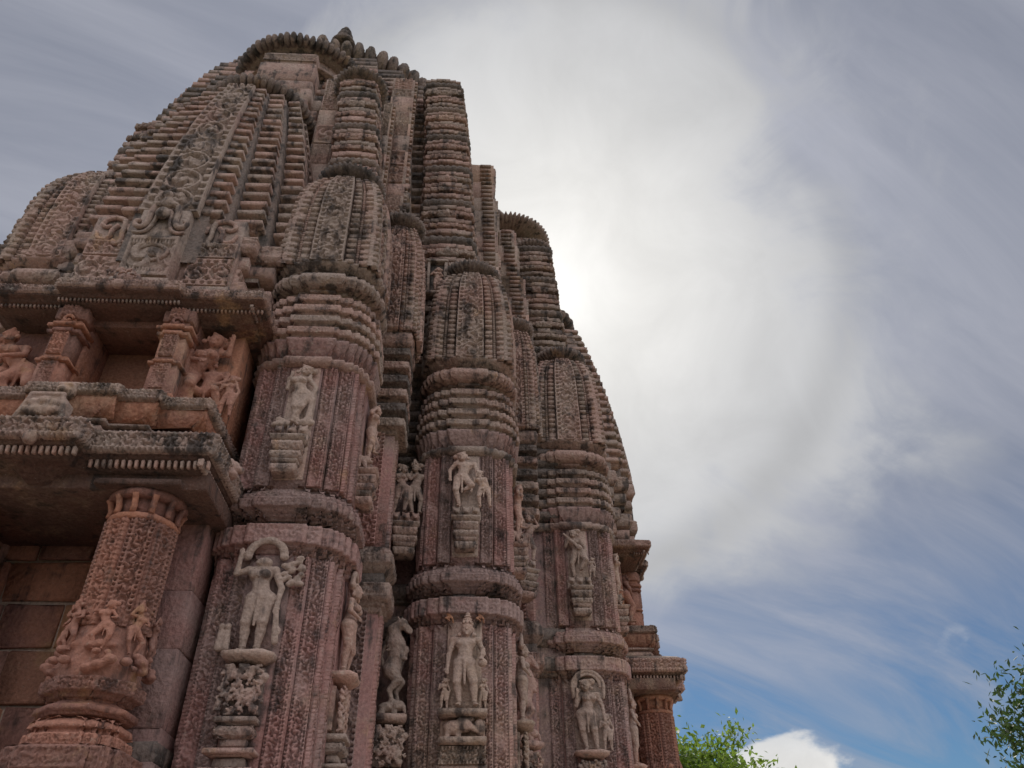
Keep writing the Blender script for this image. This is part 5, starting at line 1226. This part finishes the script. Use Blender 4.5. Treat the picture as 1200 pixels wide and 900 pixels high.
# couples flanking the balcony niche (built once for each bay)
for s in (-1, 1):
    o = statue('embrace', f_embrace, 0.74, REDC, temple, (X0+(0.555 if s > 0 else -0.69), 4.40, 4.53), 0, 'red-brown embracing couple statue %s of the balcony niche' % ('left', 'right')[s > 0])
    if s < 0: o.scale.x *= -1
    a = X0+0.14; o2 = statue('embrace', f_embrace, 0.74, REDC, temple, (a+4.14, YC+0.55-s*0.585, 4.53), PI/2, 'couple statue on the edge-on bay at the right, %s side' % ('near', 'far')[s < 0])
    if s > 0: o2.scale.x *= 1

# ------------------------------------------------------------------ trees beyond the temple
def make_tree(name, label, cat, base, crown_c, crown_r, n_cl, n_leaf, lsize, aspect, lm, seed, droop=0.0, squash=0.85):
    r = np.random.default_rng(seed); t = empty(name, None, base); t['label'] = label; t['category'] = cat
    cc = np.array(crown_c, float)-np.array(base, float)
    bark = BARK
    trunk = [(0, 0, 0), (0.05, 0.02, cc[2]*0.25), (cc[0]*0.4, cc[1]*0.4, cc[2]*0.55), (cc[0]*0.9, cc[1]*0.9, cc[2]*0.95), (cc[0], cc[1], cc[2]+crown_r*0.4)]
    part('trunk', tube(np.array(trunk), crown_r*0.085, bark, 9, 'trunk', taper=[1.2, 1.0, 0.85, 0.5, 0.2]), parent=t)
    cl = []
    while len(cl) < n_cl:
        d = r.normal(size=3); d /= np.linalg.norm(d); rad = crown_r*(0.45+0.60*r.random()**0.55)
        lump = 1+0.16*math.sin(d[0]*6+seed)+0.14*math.sin(d[2]*7+d[1]*4+seed*2)
        p = cc+d*rad*lump*np.array([1, 1, squash]); cl.append(p)
    for i in range(26):
        p = cl[int(r.integers(len(cl)))]; s0 = np.array(trunk[2])+(np.array(trunk[4])-np.array(trunk[2]))*r.random()
        mid = (s0+p)/2+r.normal(0, 0.12*crown_r, 3)+[0, 0, 0.1*crown_r]
        part('limb', tube(np.array([s0, s0*0.5+mid*0.5, mid, mid*0.4+p*0.6, p]), crown_r*0.028, bark, 6, 'limb', taper=[1, 0.8, 0.6, 0.4, 0.15]), parent=t)
    V, Q = [], []
    N = n_cl*n_leaf
    cen = np.repeat(np.array(cl), n_leaf, 0)+r.normal(0, crown_r*0.115, (N, 3))
    ax = r.normal(size=(N, 3)); ax[:, 2] -= droop; ax /= np.linalg.norm(ax, axis=1)[:, None]
    nn = r.normal(size=(N, 3))+[0, 0, 0.8]; sd_ = np.cross(ax, nn); sd_ /= np.linalg.norm(sd_, axis=1)[:, None]; up_ = np.cross(sd_, ax)
    L = lsize*r.uniform(0.6, 1.25, N)[:, None]; W = L*aspect
    a = cen; b = cen+ax*L*0.45+sd_*W*0.5+up_*W*0.15; c = cen+ax*L; d = cen+ax*L*0.45-sd_*W*0.5+up_*W*0.15; e = cen+ax*L*0.5-up_*W*0.05
    V = np.stack([a, b, c, d, e], 1).reshape(-1, 3); o = np.arange(N)[:, None]*5
    T = np.vstack([o+[[0, 1, 4]], o+[[1, 2, 4]], o+[[2, 3, 4]], o+[[3, 0, 4]]])
    cr = part('crown', mesh_data('crown', V, None, T, lm), parent=t); cr['kind'] = 'stuff'
    return t
BARK, bt, bp_ = mat('bark'); bpos = bt.new('ShaderNodeNewGeometry').outputs['Position']
bt.put(bp_.inputs['Base Color'], bt.mix(bt.noise(bt.scalev(bpos, (6, 6, 1.5)), 2.0, 5.0), (0.06, 0.045, 0.035), (0.16, 0.12, 0.09))); bp_.inputs['Roughness'].default_value = 0.9
LM1 = leafmat('bright_leaf', (0.070, 0.130, 0.018), (0.150, 0.205, 0.030), 0.50)
LM2 = leafmat('dark_leaf', (0.024, 0.050, 0.014), (0.060, 0.10, 0.022), 0.30)
def polar(az, dist): return (dist*math.sin(math.radians(az)), dist*math.cos(math.radians(az)))
tx, ty = polar(15.6, 22.0)
make_tree('leafy_tree', 'bright green leafy tree rising behind the foot of the temple', 'tree', (tx+0.3, ty+0.5, 0), (tx, ty, 4.15), 2.05, 230, 120, 0.17, 0.52, LM1, 5)
tx, ty = polar(41.2, 13.5)
make_tree('slender_tree', 'dark thin-leaved tree at the right edge of the photo', 'tree', (tx+0.5, ty+0.3, 0), (tx, ty, 3.45), 1.50, 190, 120, 0.125, 0.36, LM2, 11, droop=0.5, squash=1.05)
